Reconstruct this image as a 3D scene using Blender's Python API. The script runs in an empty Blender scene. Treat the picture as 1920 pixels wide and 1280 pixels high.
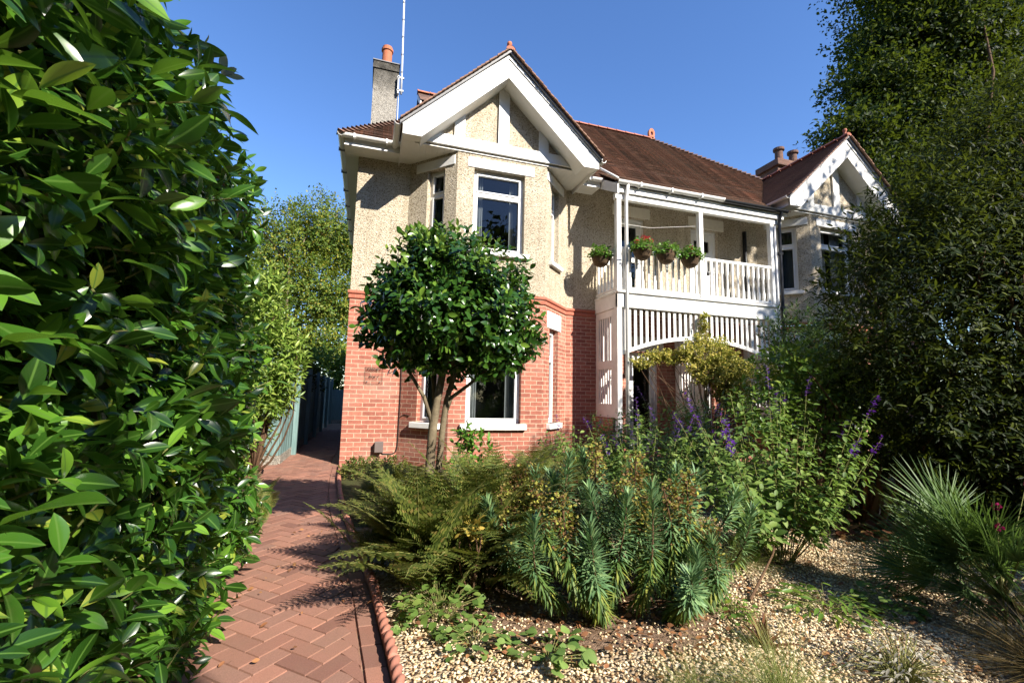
import bpy, math, random
import numpy as np
from mathutils import Vector, Matrix
C = bpy.context.scene
COL = C.collection
# ------------------------------------------------------------------ camera
YAW, PIT, ROL = [math.radians(a) for a in (17.26, 6.79, 1.264)]
cam = bpy.data.cameras.new('camera')
cam.sensor_width = 36.0
cam.lens = 865.0 / 1920.0 * 36.0
cam.clip_start = 0.02
cam.clip_end = 600.0
camo = bpy.data.objects.new('camera', cam)
COL.objects.link(camo)
_f = Vector((math.sin(YAW) * math.cos(PIT), math.cos(YAW) * math.cos(PIT), math.sin(PIT)))
_r0 = Vector((math.cos(YAW), -math.sin(YAW), 0))
_u0 = _r0.cross(_f)
_r = math.cos(ROL) * _r0 + math.sin(ROL) * _u0
_u = -math.sin(ROL) * _r0 + math.cos(ROL) * _u0
M = Matrix.Identity(4)
for i in range(3):
    M[i][0] = _r[i]; M[i][1] = _u[i]; M[i][2] = -_f[i]
camo.matrix_world = M
C.camera = camo
# ------------------------------------------------------------------ light
SUN = Vector((0.617, -1.15, 0.90)).normalized()
EL = math.asin(SUN.z)
w = bpy.data.worlds.new('World')
C.world = w
w.use_nodes = True
nt = w.node_tree
nt.nodes.clear()
sky = nt.nodes.new('ShaderNodeTexSky')
sky.sky_type = 'NISHITA'
sky.sun_disc = False
sky.sun_elevation = EL
sky.sun_rotation = math.atan2(SUN.x, SUN.y)
sky.altitude = 0
sky.air_density = 1.0
sky.dust_density = 0.12
sky.ozone_density = 3.0
bg = nt.nodes.new('ShaderNodeBackground')
bg.inputs['Strength'].default_value = 0.115
wo = nt.nodes.new('ShaderNodeOutputWorld')
hs = nt.nodes.new('ShaderNodeHueSaturation')
hs.inputs['Saturation'].default_value = 1.17
hs.inputs['Hue'].default_value = 0.509
nt.links.new(sky.outputs[0], hs.inputs['Color'])
nt.links.new(hs.outputs[0], bg.inputs[0])
nt.links.new(bg.outputs[0], wo.inputs[0])
sl = bpy.data.lights.new('sun', 'SUN')
sl.energy = 5.0
sl.angle = math.radians(0.53)
sl.color = (1.0, 0.93, 0.82)
so = bpy.data.objects.new('sun', sl)
COL.objects.link(so)
so.rotation_euler = (-SUN).to_track_quat('-Z', 'Y').to_euler()
C.view_settings.view_transform = 'Standard'
C.view_settings.look = 'None'
C.view_settings.gamma = 1.0
C.view_settings.exposure = 1.22
C.render.engine = 'CYCLES'
C.cycles.max_bounces = 6
C.cycles.transparent_max_bounces = 12
GZ = -1.22          # ground level; the camera is the origin
# ------------------------------------------------------------------ materials
MATS = {}
class N:
    """small node-tree writer"""
    def __init__(s, name):
        s.m = bpy.data.materials.new(name); s.m.use_nodes = True
        s.t = s.m.node_tree; s.t.nodes.clear()
        s.out = s.t.nodes.new('ShaderNodeOutputMaterial')
        MATS[name] = s.m
    def n(s, typ, ins=None, **kw):
        x = s.t.nodes.new(typ)
        for k, v in kw.items(): setattr(x, k, v)
        for k, v in (ins or {}).items():
            if isinstance(v, bpy.types.NodeSocket): s.t.links.new(v, x.inputs[k])
            else:
                if isinstance(v, tuple) and len(v) == 3 and x.inputs[k].type == 'RGBA': v = v + (1,)
                x.inputs[k].default_value = v
        return x
    def ramp(s, fac, stops, interp='LINEAR'):
        x = s.t.nodes.new('ShaderNodeValToRGB'); x.color_ramp.interpolation = interp
        e = x.color_ramp.elements
        while len(e) < len(stops): e.new(0.5)
        for q, (p, c) in zip(e, stops): q.position = p; q.color = tuple(c) + (1,) if len(c) == 3 else c
        s.t.links.new(fac, x.inputs[0]); return x.outputs[0]
    def noise(s, scale, vec=None, detail=3.0, rough=0.55):
        i = {'Scale': scale, 'Detail': detail, 'Roughness': rough}
        if vec is not None: i['Vector'] = vec
        return s.n('ShaderNodeTexNoise', i).outputs['Fac']
    def mix(s, fac, a, b, typ='MIX'):
        x = s.n('ShaderNodeMix', None, data_type='RGBA', blend_type=typ)
        for k, v in ((0, fac), (6, a), (7, b)):
            if isinstance(v, bpy.types.NodeSocket): s.t.links.new(v, x.inputs[k])
            else: x.inputs[k].default_value = v + (1,) if isinstance(v, tuple) and len(v) == 3 else v
        return x.outputs[2]
    def obj(s): return s.n('ShaderNodeTexCoord').outputs['Object']
    def uv(s): return s.n('ShaderNodeTexCoord').outputs['UV']
    def bump(s, h, dist, strength=1.0):
        return s.n('ShaderNodeBump', {'Height': h, 'Distance': dist, 'Strength': strength}).outputs[0]
    def pbr(s, col, rough=0.6, spec=0.4, normal=None, metal=0.0, extra=None):
        i = {'Base Color': col, 'Roughness': rough, 'Specular IOR Level': spec, 'Metallic': metal}
        if normal is not None: i['Normal'] = normal
        i.update(extra or {})
        return s.n('ShaderNodeBsdfPrincipled', i).outputs[0]
    def fin(s, sh): s.t.links.new(sh, s.out.inputs[0]); return s.m

def m_paint(name, col, rough=0.45, dirt=0.12, scale=3.0):
    k = N(name); o = k.obj()
    nz = k.ramp(k.noise(scale, o, 6, 0.65), [(0.35, (0, 0, 0)), (0.75, (1, 1, 1))])
    d = tuple(c * (1 - dirt * 1.6) for c in col)
    c = k.mix(nz, col, d)
    return k.fin(k.pbr(c, rough, 0.4, k.bump(k.noise(60, o, 2), 0.002, 0.3)))
def m_brick(name, c1, c2, mortar, bw=0.225, bh=0.075, ms=0.0065):
    k = N(name); u = k.uv()
    wob = k.n('ShaderNodeMix', {0: 0.012}, data_type='RGBA'); k.t.links.new(u, wob.inputs[6])
    k.t.links.new(k.n('ShaderNodeTexNoise', {'Scale': 9.0, 'Vector': u}).outputs['Color'], wob.inputs[7])
    b = k.n('ShaderNodeTexBrick', {'Vector': wob.outputs[2], 'Color1': c1, 'Color2': c2, 'Mortar': mortar, 'Scale': 1.0,
            'Mortar Size': ms, 'Mortar Smooth': 0.25, 'Bias': 0.0, 'Brick Width': bw, 'Row Height': bh})
    b.offset = 0.5
    n1 = k.ramp(k.noise(14, u, 6, 0.7), [(0.3, (0.72, 0.70, 0.70)), (0.7, (1.12, 1.08, 1.05))])
    c = k.mix(1.0, b.outputs['Color'], n1, 'MULTIPLY')
    n2 = k.ramp(k.noise(1.3, u, 5, 0.6), [(0.5, (0, 0, 0)), (0.8, (0.35, 0.35, 0.35))])
    c = k.mix(n2, c, (0.52, 0.40, 0.32))
    h = k.n('ShaderNodeMath', {0: b.outputs['Fac'], 1: -1.0}, operation='MULTIPLY').outputs[0]
    h2 = k.n('ShaderNodeMath', {0: h, 1: k.noise(120, u, 3)}, operation='ADD').outputs[0]
    return k.fin(k.pbr(c, 0.85, 0.2, k.bump(h2, 0.006, 0.7)))
m_brick('brick', (0.43, 0.165, 0.115), (0.28, 0.10, 0.072), (0.54, 0.41, 0.30))
m_brick('brick_moulded', (0.46, 0.15, 0.10), (0.42, 0.14, 0.09), (0.40, 0.20, 0.14), 0.225, 0.5)
def m_dash(name, base, dark, pale, mul=1.0):
    k = N(name); o = k.obj()
    v = k.n('ShaderNodeTexVoronoi', {'Vector': o, 'Scale': 78.0 , 'Randomness': 1.0})
    sp = k.ramp(k.n('ShaderNodeSeparateColor', {0: v.outputs['Color']}).outputs[0],
                [(0.0, dark), (0.08, dark), (0.17, base), (0.7, base), (0.8, pale), (1.0, pale)])
    st = k.ramp(k.noise(1.1, o, 6, 0.65), [(0.35, (0.80, 0.77, 0.72)), (0.7, (1.05, 1.04, 1.02))])
    mp = k.n('ShaderNodeMapping', {'Vector': o, 'Scale': (5.0, 5.0, 0.35)}).outputs[0]
    st2 = k.ramp(k.noise(1.6, mp, 5, 0.65), [(0.3, (0.80, 0.78, 0.75)), (0.55, (1, 1, 1))])
    c = k.mix(1.0, sp, st, 'MULTIPLY'); c = k.mix(0.8, c, st2, 'MULTIPLY')
    hh = k.n('ShaderNodeMath', {0: v.outputs['Distance'], 1: -1.0}, operation='MULTIPLY').outputs[0]
    h2 = k.n('ShaderNodeMath', {0: hh, 1: k.noise(26, o, 3)}, operation='ADD').outputs[0]
    return k.fin(k.pbr(c, 0.95, 0.15, k.bump(h2, 0.018, 0.9)))
m_dash('pebbledash', (0.60, 0.525, 0.405), (0.22, 0.17, 0.12), (0.74, 0.68, 0.57))
m_dash('grey_dash', (0.33, 0.31, 0.275), (0.10, 0.095, 0.085), (0.45, 0.43, 0.38))
m_paint('white_paint', (0.83, 0.82, 0.79), 0.45, 0.16, 2.2)
m_paint('upvc', (0.86, 0.86, 0.85), 0.22, 0.03)
m_paint('soffit_white', (0.80, 0.79, 0.75), 0.5, 0.05)
m_paint('cream_stone', (0.78, 0.73, 0.62), 0.8, 0.12)
m_paint('gutter_white', (0.80, 0.79, 0.76), 0.3, 0.10)
m_paint('black_iron', (0.015, 0.016, 0.02), 0.35, 0.1)
m_paint('lead_grey', (0.20, 0.20, 0.21), 0.5, 0.2)
m_paint('terracotta', (0.52, 0.17, 0.08), 0.75, 0.3)
m_paint('verge_tile', (0.30, 0.17, 0.115), 0.85, 0.4, 18)
m_paint('clay_ridge', (0.42, 0.15, 0.09), 0.8, 0.35)
m_paint('alu', (0.62, 0.64, 0.66), 0.3, 0.1)
m_paint('room_dark', (0.035, 0.032, 0.03), 0.9, 0.2)  # shade of the rooms behind the panes, put into a near-black colour
m_paint('curtain', (0.42, 0.41, 0.40), 0.9, 0.1)
m_paint('pipe_pink', (0.56, 0.47, 0.44), 0.5, 0.1)
m_paint('taupe_plastic', (0.16, 0.125, 0.115), 0.4, 0.1)
m_paint('black_cable', (0.02, 0.018, 0.018), 0.5, 0.1)
m_paint('coir', (0.12, 0.075, 0.04), 0.95, 0.5, 40)
m_paint('edging_clay', (0.45, 0.185, 0.125), 0.75, 0.3, 12)
m_paint('sign_ink', (0.02, 0.02, 0.02), 0.4, 0)
def m_stack():
    k = N('stack_render'); o = k.obj()
    v = k.n('ShaderNodeTexVoronoi', {'Vector': o, 'Scale': 60.0})
    sp = k.ramp(k.n('ShaderNodeSeparateColor', {0: v.outputs['Color']}).outputs[0], [(0.0, (.12, .11, .10)), (0.2, (.28, .26, .225)), (0.8, (.33, .305, .265)), (1.0, (.43, .40, .35))])
    z = k.n('ShaderNodeSeparateXYZ', {0: o}).outputs[2]
    nz = k.n('ShaderNodeMath', {0: k.noise(3.0, o, 6, 0.7), 1: 1.6, 2: z}, operation='MULTIPLY_ADD').outputs[0]
    f = k.n('ShaderNodeMapRange', {0: nz, 1: 8.3, 2: 9.3}).outputs[0]
    c = k.mix(f, sp, (0.045, 0.042, 0.036))
    k.fin(k.pbr(c, 0.95, 0.1, k.bump(v.outputs['Distance'], 0.015, 0.8)))
m_stack()
def m_tiles(name, cols, moss, mossy=0.5):
    k = N(name); u = k.uv()
    b = k.n('ShaderNodeTexBrick', {'Vector': u, 'Color1': (0, 0, 0), 'Color2': (1, 1, 1), 'Mortar': (0.0, 0.0, 0.0), 'Scale': 1.0,
            'Mortar Size': 0.003, 'Mortar Smooth': 0.1, 'Bias': 0.0, 'Brick Width': 0.165, 'Row Height': 0.1})
    c = k.ramp(b.outputs['Color'], [(0.0, cols[0]), (0.35, cols[1]), (0.7, cols[2]), (1.0, cols[3])])
    n1 = k.ramp(k.noise(0.4, u, 8, 0.7), [(0.38, (0, 0, 0)), (0.55, (1, 1, 1))])
    sp = k.ramp(k.noise(22, u, 4, 0.7), [(0.40, (0, 0, 0)), (0.6, (1, 1, 1))])
    f = k.n('ShaderNodeMath', {0: n1, 1: mossy}, operation='MULTIPLY').outputs[0]
    f2 = k.n('ShaderNodeMath', {0: f, 1: sp}, operation='MULTIPLY').outputs[0]
    c = k.mix(f2, c, moss)
    h = k.n('ShaderNodeMath', {0: b.outputs['Fac'], 1: -1.0}, operation='MULTIPLY').outputs[0]
    h2 = k.n('ShaderNodeMath', {0: h, 1: k.noise(40, u, 3)}, operation='ADD').outputs[0]
    return k.fin(k.pbr(c, 0.85, 0.25, k.bump(h2, 0.008, 0.8)))
m_tiles('roof_tile', ((0.075, 0.045, 0.034), (0.20, 0.10, 0.07), (0.13, 0.076, 0.056), (0.30, 0.16, 0.11)), (0.085, 0.07, 0.053), 0.95)
m_tiles('roof_tile_old', ((0.12, 0.07, 0.05), (0.17, 0.09, 0.065), (0.15, 0.08, 0.06), (0.2, 0.11, 0.08)), (0.06, 0.055, 0.045), 0.9)
def m_glass(name, tint):
    k = N(name)
    g = k.n('ShaderNodeBsdfGlossy', {'Color': (0.9, 0.95, 1.0), 'Roughness': 0.015,
            'Normal': k.bump(k.noise(2.2, k.obj(), 1), 0.01, 0.25)}).outputs[0]
    t = k.n('ShaderNodeBsdfTransparent', {'Color': tint}).outputs[0]
    f = k.n('ShaderNodeLayerWeight', {'Blend': 0.22}).outputs['Fresnel']
    f = k.n('ShaderNodeMath', {0: f, 1: 0.03}, operation='ADD').outputs[0]
    return k.fin(k.n('ShaderNodeMixShader', {0: f, 1: t, 2: g}).outputs[0])
m_glass('glass', (0.55, 0.6, 0.62))
def m_perspex():
    k = N('perspex')
    g = k.n('ShaderNodeBsdfGlossy', {'Color': (1, 1, 1), 'Roughness': 0.05}).outputs[0]
    t = k.n('ShaderNodeBsdfTransparent', {'Color': (0.99, 0.985, 0.98)}).outputs[0]
    return k.fin(k.n('ShaderNodeMixShader', {0: 0.05, 1: t, 2: g}).outputs[0])
m_perspex()
def m_leaf(name, stops, rough=0.4, spec=0.5, trans=0.25, tcol=(0.25, 0.42, 0.05), vein=None, bump=0.0):
    k = N(name)
    rnd = k.n('ShaderNodeNewGeometry').outputs['Random Per Island']
    c = k.ramp(rnd, stops)
    nrm = None
    if vein:
        sx = k.n('ShaderNodeSeparateXYZ', {0: k.uv()})
        a = k.n('ShaderNodeMath', {0: sx.outputs[1], 1: 0.5}, operation='SUBTRACT').outputs[0]
        a = k.n('ShaderNodeMath', {0: a}, operation='ABSOLUTE').outputs[0]
        mid = k.ramp(a, [(0.0, (1, 1, 1)), (0.035, (0.8, 0.8, 0.8)), (0.07, (0, 0, 0))])
        q = k.n('ShaderNodeMath', {0: a, 1: -1.0, 2: sx.outputs[0]}, operation='MULTIPLY_ADD').outputs[0]
        q = k.n('ShaderNodeMath', {0: q, 1: 48.0}, operation='MULTIPLY').outputs[0]
        q = k.n('ShaderNodeMath', {0: q}, operation='SINE').outputs[0]
        side = k.ramp(q, [(0.85, (0, 0, 0)), (1.0, (0.12, 0.12, 0.12))])
        f = k.mix(1.0, mid, side, 'LIGHTEN')
        c = k.mix(f, c, vein)
        nrm = None
    p = k.pbr(c, rough, spec, nrm)
    t = k.n('ShaderNodeBsdfTranslucent', {'Color': k.mix(0.5, c, tcol)}).outputs[0]
    return k.fin(k.n('ShaderNodeMixShader', {0: trans, 1: p, 2: t}).outputs[0])
m_leaf('laurel', [(0, (0.012, 0.042, 0.005)), (0.45, (0.023, 0.072, 0.008)), (0.76, (0.062, 0.165, 0.015)), (0.93, (0.15, 0.30, 0.028)), (1, (0.27, 0.29, 0.04))],
       0.27, 0.5, 0.3, (0.22, 0.42, 0.03), vein=(0.085, 0.175, 0.03))
m_leaf('camellia', [(0, (0.012, 0.040, 0.006)), (0.5, (0.026, 0.076, 0.010)), (0.85, (0.055, 0.13, 0.016)), (1, (0.14, 0.23, 0.03))],
       0.26, 0.5, 0.12, (0.18, 0.35, 0.03))
m_leaf('camellia_tip', [(0, (0.10, 0.20, 0.03)), (1, (0.22, 0.32, 0.05))], 0.3, 0.5, 0.3)
m_leaf('pale_shrub', [(0, (0.08, 0.15, 0.02)), (0.5, (0.16, 0.25, 0.035)), (1, (0.32, 0.40, 0.08))], 0.4, 0.4, 0.3)
m_leaf('tree_leaf', [(0, (0.045, 0.095, 0.014)), (0.45, (0.10, 0.165, 0.022)), (0.85, (0.20, 0.23, 0.028)), (1, (0.32, 0.26, 0.035))], 0.5, 0.3, 0.3, (0.35, 0.40, 0.03))
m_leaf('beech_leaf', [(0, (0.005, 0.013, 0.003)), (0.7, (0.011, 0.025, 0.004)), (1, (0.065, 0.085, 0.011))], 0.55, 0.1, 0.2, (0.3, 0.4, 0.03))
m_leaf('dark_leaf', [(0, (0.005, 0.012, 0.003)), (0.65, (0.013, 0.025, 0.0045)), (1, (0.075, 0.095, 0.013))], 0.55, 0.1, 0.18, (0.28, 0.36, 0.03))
m_leaf('conifer_leaf', [(0, (0.015, 0.04, 0.014)), (1, (0.05, 0.085, 0.02))], 0.6, 0.2, 0.15)
m_leaf('lime_leaf', [(0, (0.06, 0.13, 0.02)), (0.6, (0.12, 0.21, 0.03)), (1, (0.24, 0.30, 0.04))], 0.4, 0.4, 0.3)
m_leaf('fern_leaf', [(0, (0.038, 0.06, 0.011)), (0.5, (0.075, 0.102, 0.018)), (0.85, (0.14, 0.155, 0.03)), (1, (0.20, 0.15, 0.045))], 0.55, 0.25, 0.25, (0.35, 0.38, 0.04))
m_leaf('euphorbia_leaf', [(0, (0.065, 0.14, 0.055)), (0.5, (0.125, 0.23, 0.10)), (1, (0.25, 0.37, 0.15))], 0.5, 0.3, 0.15, (0.2, 0.35, 0.1))
m_leaf('euphorbia_low', [(0, (0.05, 0.10, 0.028)), (0.6, (0.10, 0.17, 0.04)), (1, (0.27, 0.28, 0.05))], 0.5, 0.3, 0.2)
m_leaf('euphorbia_spent', [(0, (0.09, 0.045, 0.022)), (0.35, (0.16, 0.085, 0.035)), (0.6, (0.22, 0.19, 0.05)), (1, (0.34, 0.36, 0.06))], 0.6, 0.2, 0.25, (0.5, 0.4, 0.05))
m_leaf('salvia_leaf', [(0, (0.06, 0.115, 0.022)), (0.6, (0.115, 0.19, 0.036)), (1, (0.21, 0.28, 0.065))], 0.55, 0.3, 0.3)
m_leaf('purple_petal', [(0, (0.055, 0.012, 0.16)), (1, (0.14, 0.035, 0.36))], 0.5, 0.3, 0.3, (0.25, 0.05, 0.5))
m_leaf('red_petal', [(0, (0.42, 0.012, 0.02)), (1, (0.6, 0.03, 0.05))], 0.5, 0.3, 0.25, (0.7, 0.03, 0.05))
m_leaf('magenta_petal', [(0, (0.24, 0.01, 0.08)), (1, (0.4, 0.02, 0.14))], 0.5, 0.3, 0.25, (0.5, 0.03, 0.15))
m_leaf('geranium_leaf', [(0, (0.045, 0.12, 0.015)), (1, (0.13, 0.27, 0.03))], 0.5, 0.3, 0.3)
m_leaf('palm_leaf', [(0, (0.05, 0.10, 0.03)), (0.6, (0.085, 0.15, 0.045)), (1, (0.13, 0.20, 0.055))], 0.5, 0.25, 0.2)
m_leaf('grass_blade', [(0, (0.10, 0.14, 0.03)), (0.6, (0.20, 0.24, 0.06)), (1, (0.38, 0.34, 0.13))], 0.5, 0.3, 0.25)
m_leaf('dry_blade', [(0, (0.06, 0.05, 0.02)), (0.6, (0.12, 0.09, 0.03)), (1, (0.22, 0.15, 0.06))], 0.6, 0.2, 0.2, (0.3, 0.2, 0.05))
m_leaf('bronze_blade', [(0, (0.13, 0.06, 0.03)), (0.6, (0.22, 0.11, 0.05)), (1, (0.3, 0.2, 0.07))], 0.4, 0.4, 0.2, (0.4, 0.2, 0.05))
m_leaf('rose_leaf', [(0, (0.17, 0.17, 0.03)), (0.5, (0.36, 0.33, 0.06)), (1, (0.52, 0.40, 0.09))], 0.5, 0.3, 0.3)
m_leaf('red_foliage', [(0, (0.09, 0.03, 0.02)), (0.5, (0.2, 0.08, 0.04)), (1, (0.24, 0.2, 0.06))], 0.5, 0.3, 0.25, (0.4, 0.15, 0.05))
m_leaf('heuchera_leaf', [(0, (0.08, 0.15, 0.035)), (1, (0.20, 0.29, 0.075))], 0.5, 0.3, 0.25)
m_leaf('silver_leaf', [(0, (0.16, 0.15, 0.11)), (1, (0.36, 0.34, 0.28))], 0.7, 0.2, 0.15, (0.4, 0.35, 0.2))
m_leaf('litter_leaf', [(0, (0.10, 0.045, 0.02)), (0.5, (0.22, 0.09, 0.04)), (1, (0.34, 0.17, 0.07))], 0.7, 0.2, 0.1)
m_leaf('gold_leaf', [(0, (0.35, 0.25, 0.05)), (1, (0.55, 0.42, 0.09))], 0.5, 0.3, 0.3, (0.6, 0.45, 0.08))
m_leaf('withered_leaf', [(0, (0.09, 0.11, 0.05)), (1, (0.20, 0.21, 0.13))], 0.6, 0.2, 0.2)
def m_bark(name, c1, c2, sc=14):
    k = N(name); o = k.obj()
    nz = k.noise(sc, o, 6, 0.7)
    return k.fin(k.pbr(k.ramp(nz, [(0.3, c1), (0.7, c2)]), 0.85, 0.2, k.bump(nz, 0.01, 0.8)))
m_bark('bark', (0.10, 0.075, 0.05), (0.24, 0.19, 0.13))
m_bark('camellia_bark', (0.06, 0.042, 0.028), (0.22, 0.18, 0.115), 9)
m_bark('twig', (0.06, 0.035, 0.02), (0.14, 0.08, 0.045), 30)
m_bark('green_stem', (0.12, 0.15, 0.04), (0.26, 0.24, 0.09), 20)
m_bark('hedge_core', (0.012, 0.018, 0.006), (0.035, 0.04, 0.016), 18)  # near-black: the shade inside the hedge is put into the colour
def m_ground():
    k = N('soil'); o = k.obj()
    c = k.ramp(k.noise(1.5, o, 8, 0.7), [(0.3, (0.045, 0.035, 0.02)), (0.55, (0.06, 0.065, 0.022)), (0.75, (0.10, 0.08, 0.05))])
    k.fin(k.pbr(c, 0.95, 0.1, k.bump(k.noise(30, o, 5), 0.03, 0.8)))
    k = N('bark_soil'); o = k.obj()
    c = k.ramp(k.noise(38, o, 6, 0.75), [(0.3, (0.07, 0.045, 0.028)), (0.5, (0.18, 0.115, 0.075)), (0.7, (0.34, 0.24, 0.17))])
    k.fin(k.pbr(c, 0.95, 0.1, k.bump(k.noise(70, o, 4), 0.02, 0.9)))
    k = N('gravel'); o = k.obj()
    v = k.n('ShaderNodeTexVoronoi', {'Vector': o, 'Scale': 52.0})
    g = k.ramp(k.n('ShaderNodeSeparateColor', {0: v.outputs['Color']}).outputs[1],
               [(0.0, (0.22, 0.15, 0.08)), (0.4, (0.40, 0.30, 0.18)), (0.75, (0.52, 0.42, 0.28)), (1, (0.64, 0.55, 0.40))])
    dirt = k.ramp(k.noise(0.9, o, 6, 0.7), [(0.46, (0, 0, 0)), (0.62, (1, 1, 1))])
    c = k.mix(dirt, g, (0.14, 0.085, 0.05))
    hh = k.n('ShaderNodeMath', {0: v.outputs['Distance'], 1: -1.0}, operation='MULTIPLY').outputs[0]
    k.fin(k.pbr(c, 0.9, 0.2, k.bump(hh, 0.02, 1.0)))
    k = N('pebble')
    rnd = k.n('ShaderNodeNewGeometry').outputs['Random Per Island']
    c = k.ramp(rnd, [(0, (0.22, 0.13, 0.065)), (0.25, (0.46, 0.33, 0.18)), (0.6, (0.64, 0.51, 0.31)), (0.9, (0.74, 0.64, 0.45)), (1, (0.45, 0.25, 0.12))])
    k.fin(k.pbr(c, 0.75, 0.3))
    k = N('paving'); o = k.obj()
    rnd = k.n('ShaderNodeNewGeometry').outputs['Random Per Island']
    c = k.ramp(rnd, [(0, (0.19, 0.092, 0.068)), (0.35, (0.29, 0.14, 0.098)), (0.7, (0.25, 0.135, 0.10)), (1, (0.36, 0.165, 0.112))])
    nz = k.ramp(k.noise(160, o, 3, 0.7), [(0.3, (0.78, 0.78, 0.78)), (0.7, (1.12, 1.12, 1.12))])
    c = k.mix(1.0, c, nz, 'MULTIPLY')
    st = k.ramp(k.noise(2.6, o, 6, 0.7), [(0.45, (0, 0, 0)), (0.75, (0.5, 0.5, 0.5))])
    c = k.mix(st, c, (0.20, 0.125, 0.085))
    k.fin(k.pbr(c, 0.8, 0.25, k.bump(k.noise(180, o, 3), 0.003, 0.5)))
    k = N('joint_sand'); o = k.obj()
    k.fin(k.pbr(k.ramp(k.noise(30, o, 4), [(0.3, (0.13, 0.09, 0.05)), (0.7, (0.36, 0.20, 0.14))]), 0.95, 0.1))
    k = N('fence_teal'); o = k.obj()
    sx = k.n('ShaderNodeMapping', {'Vector': o, 'Scale': (14.0, 14.0, 0.7)}).outputs[0]
    k.fin(k.pbr(k.ramp(k.noise(3.0, sx, 5, 0.6), [(0.3, (0.09, 0.155, 0.15)), (0.7, (0.19, 0.28, 0.27))]), 0.75, 0.2))
m_ground()
# ------------------------------------------------------------------ object helpers
BASE = {}
def tag(o, label=None, cat=None, group=None, kind=None):
    if label: o['label'] = label
    if cat: o['category'] = cat
    if group: o['group'] = group
    if kind: o['kind'] = kind
    return o
def thing(name, label, cat, loc, group=None):
    o = bpy.data.objects.new(name, None); COL.objects.link(o)
    o.empty_display_size = 0.2
    o.location = loc; BASE[o] = Vector(loc)
    return tag(o, label, cat, group)
def base_of(o):
    while o is not None:
        if o in BASE: return BASE[o]
        o = o.parent
    return Vector((0, 0, 0))
def link(name, me, mats, parent=None, smooth=False):
    for m in (mats if isinstance(mats, (list, tuple)) else [mats]):
        me.materials.append(MATS[m])
    o = bpy.data.objects.new(name, me); COL.objects.link(o)
    if parent is not None: o.parent = parent
    if smooth:
        me.polygons.foreach_set('use_smooth', [True] * len(me.polygons))
    return o
def autouv(me):
    uvl = me.uv_layers.new(name='UVMap').data
    vs = me.vertices
    for p in me.polygons:
        n = p.normal
        if abs(n.z) > 0.85: T, B = Vector((1, 0, 0)), Vector((0, 1, 0))
        else:
            T = Vector((-n.y, n.x, 0)).normalized(); B = n.cross(T)
        for li, vi in zip(p.loop_indices, p.vertices):
            c = vs[vi].co; uvl[li].uv = (c.dot(T), c.dot(B))
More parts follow.
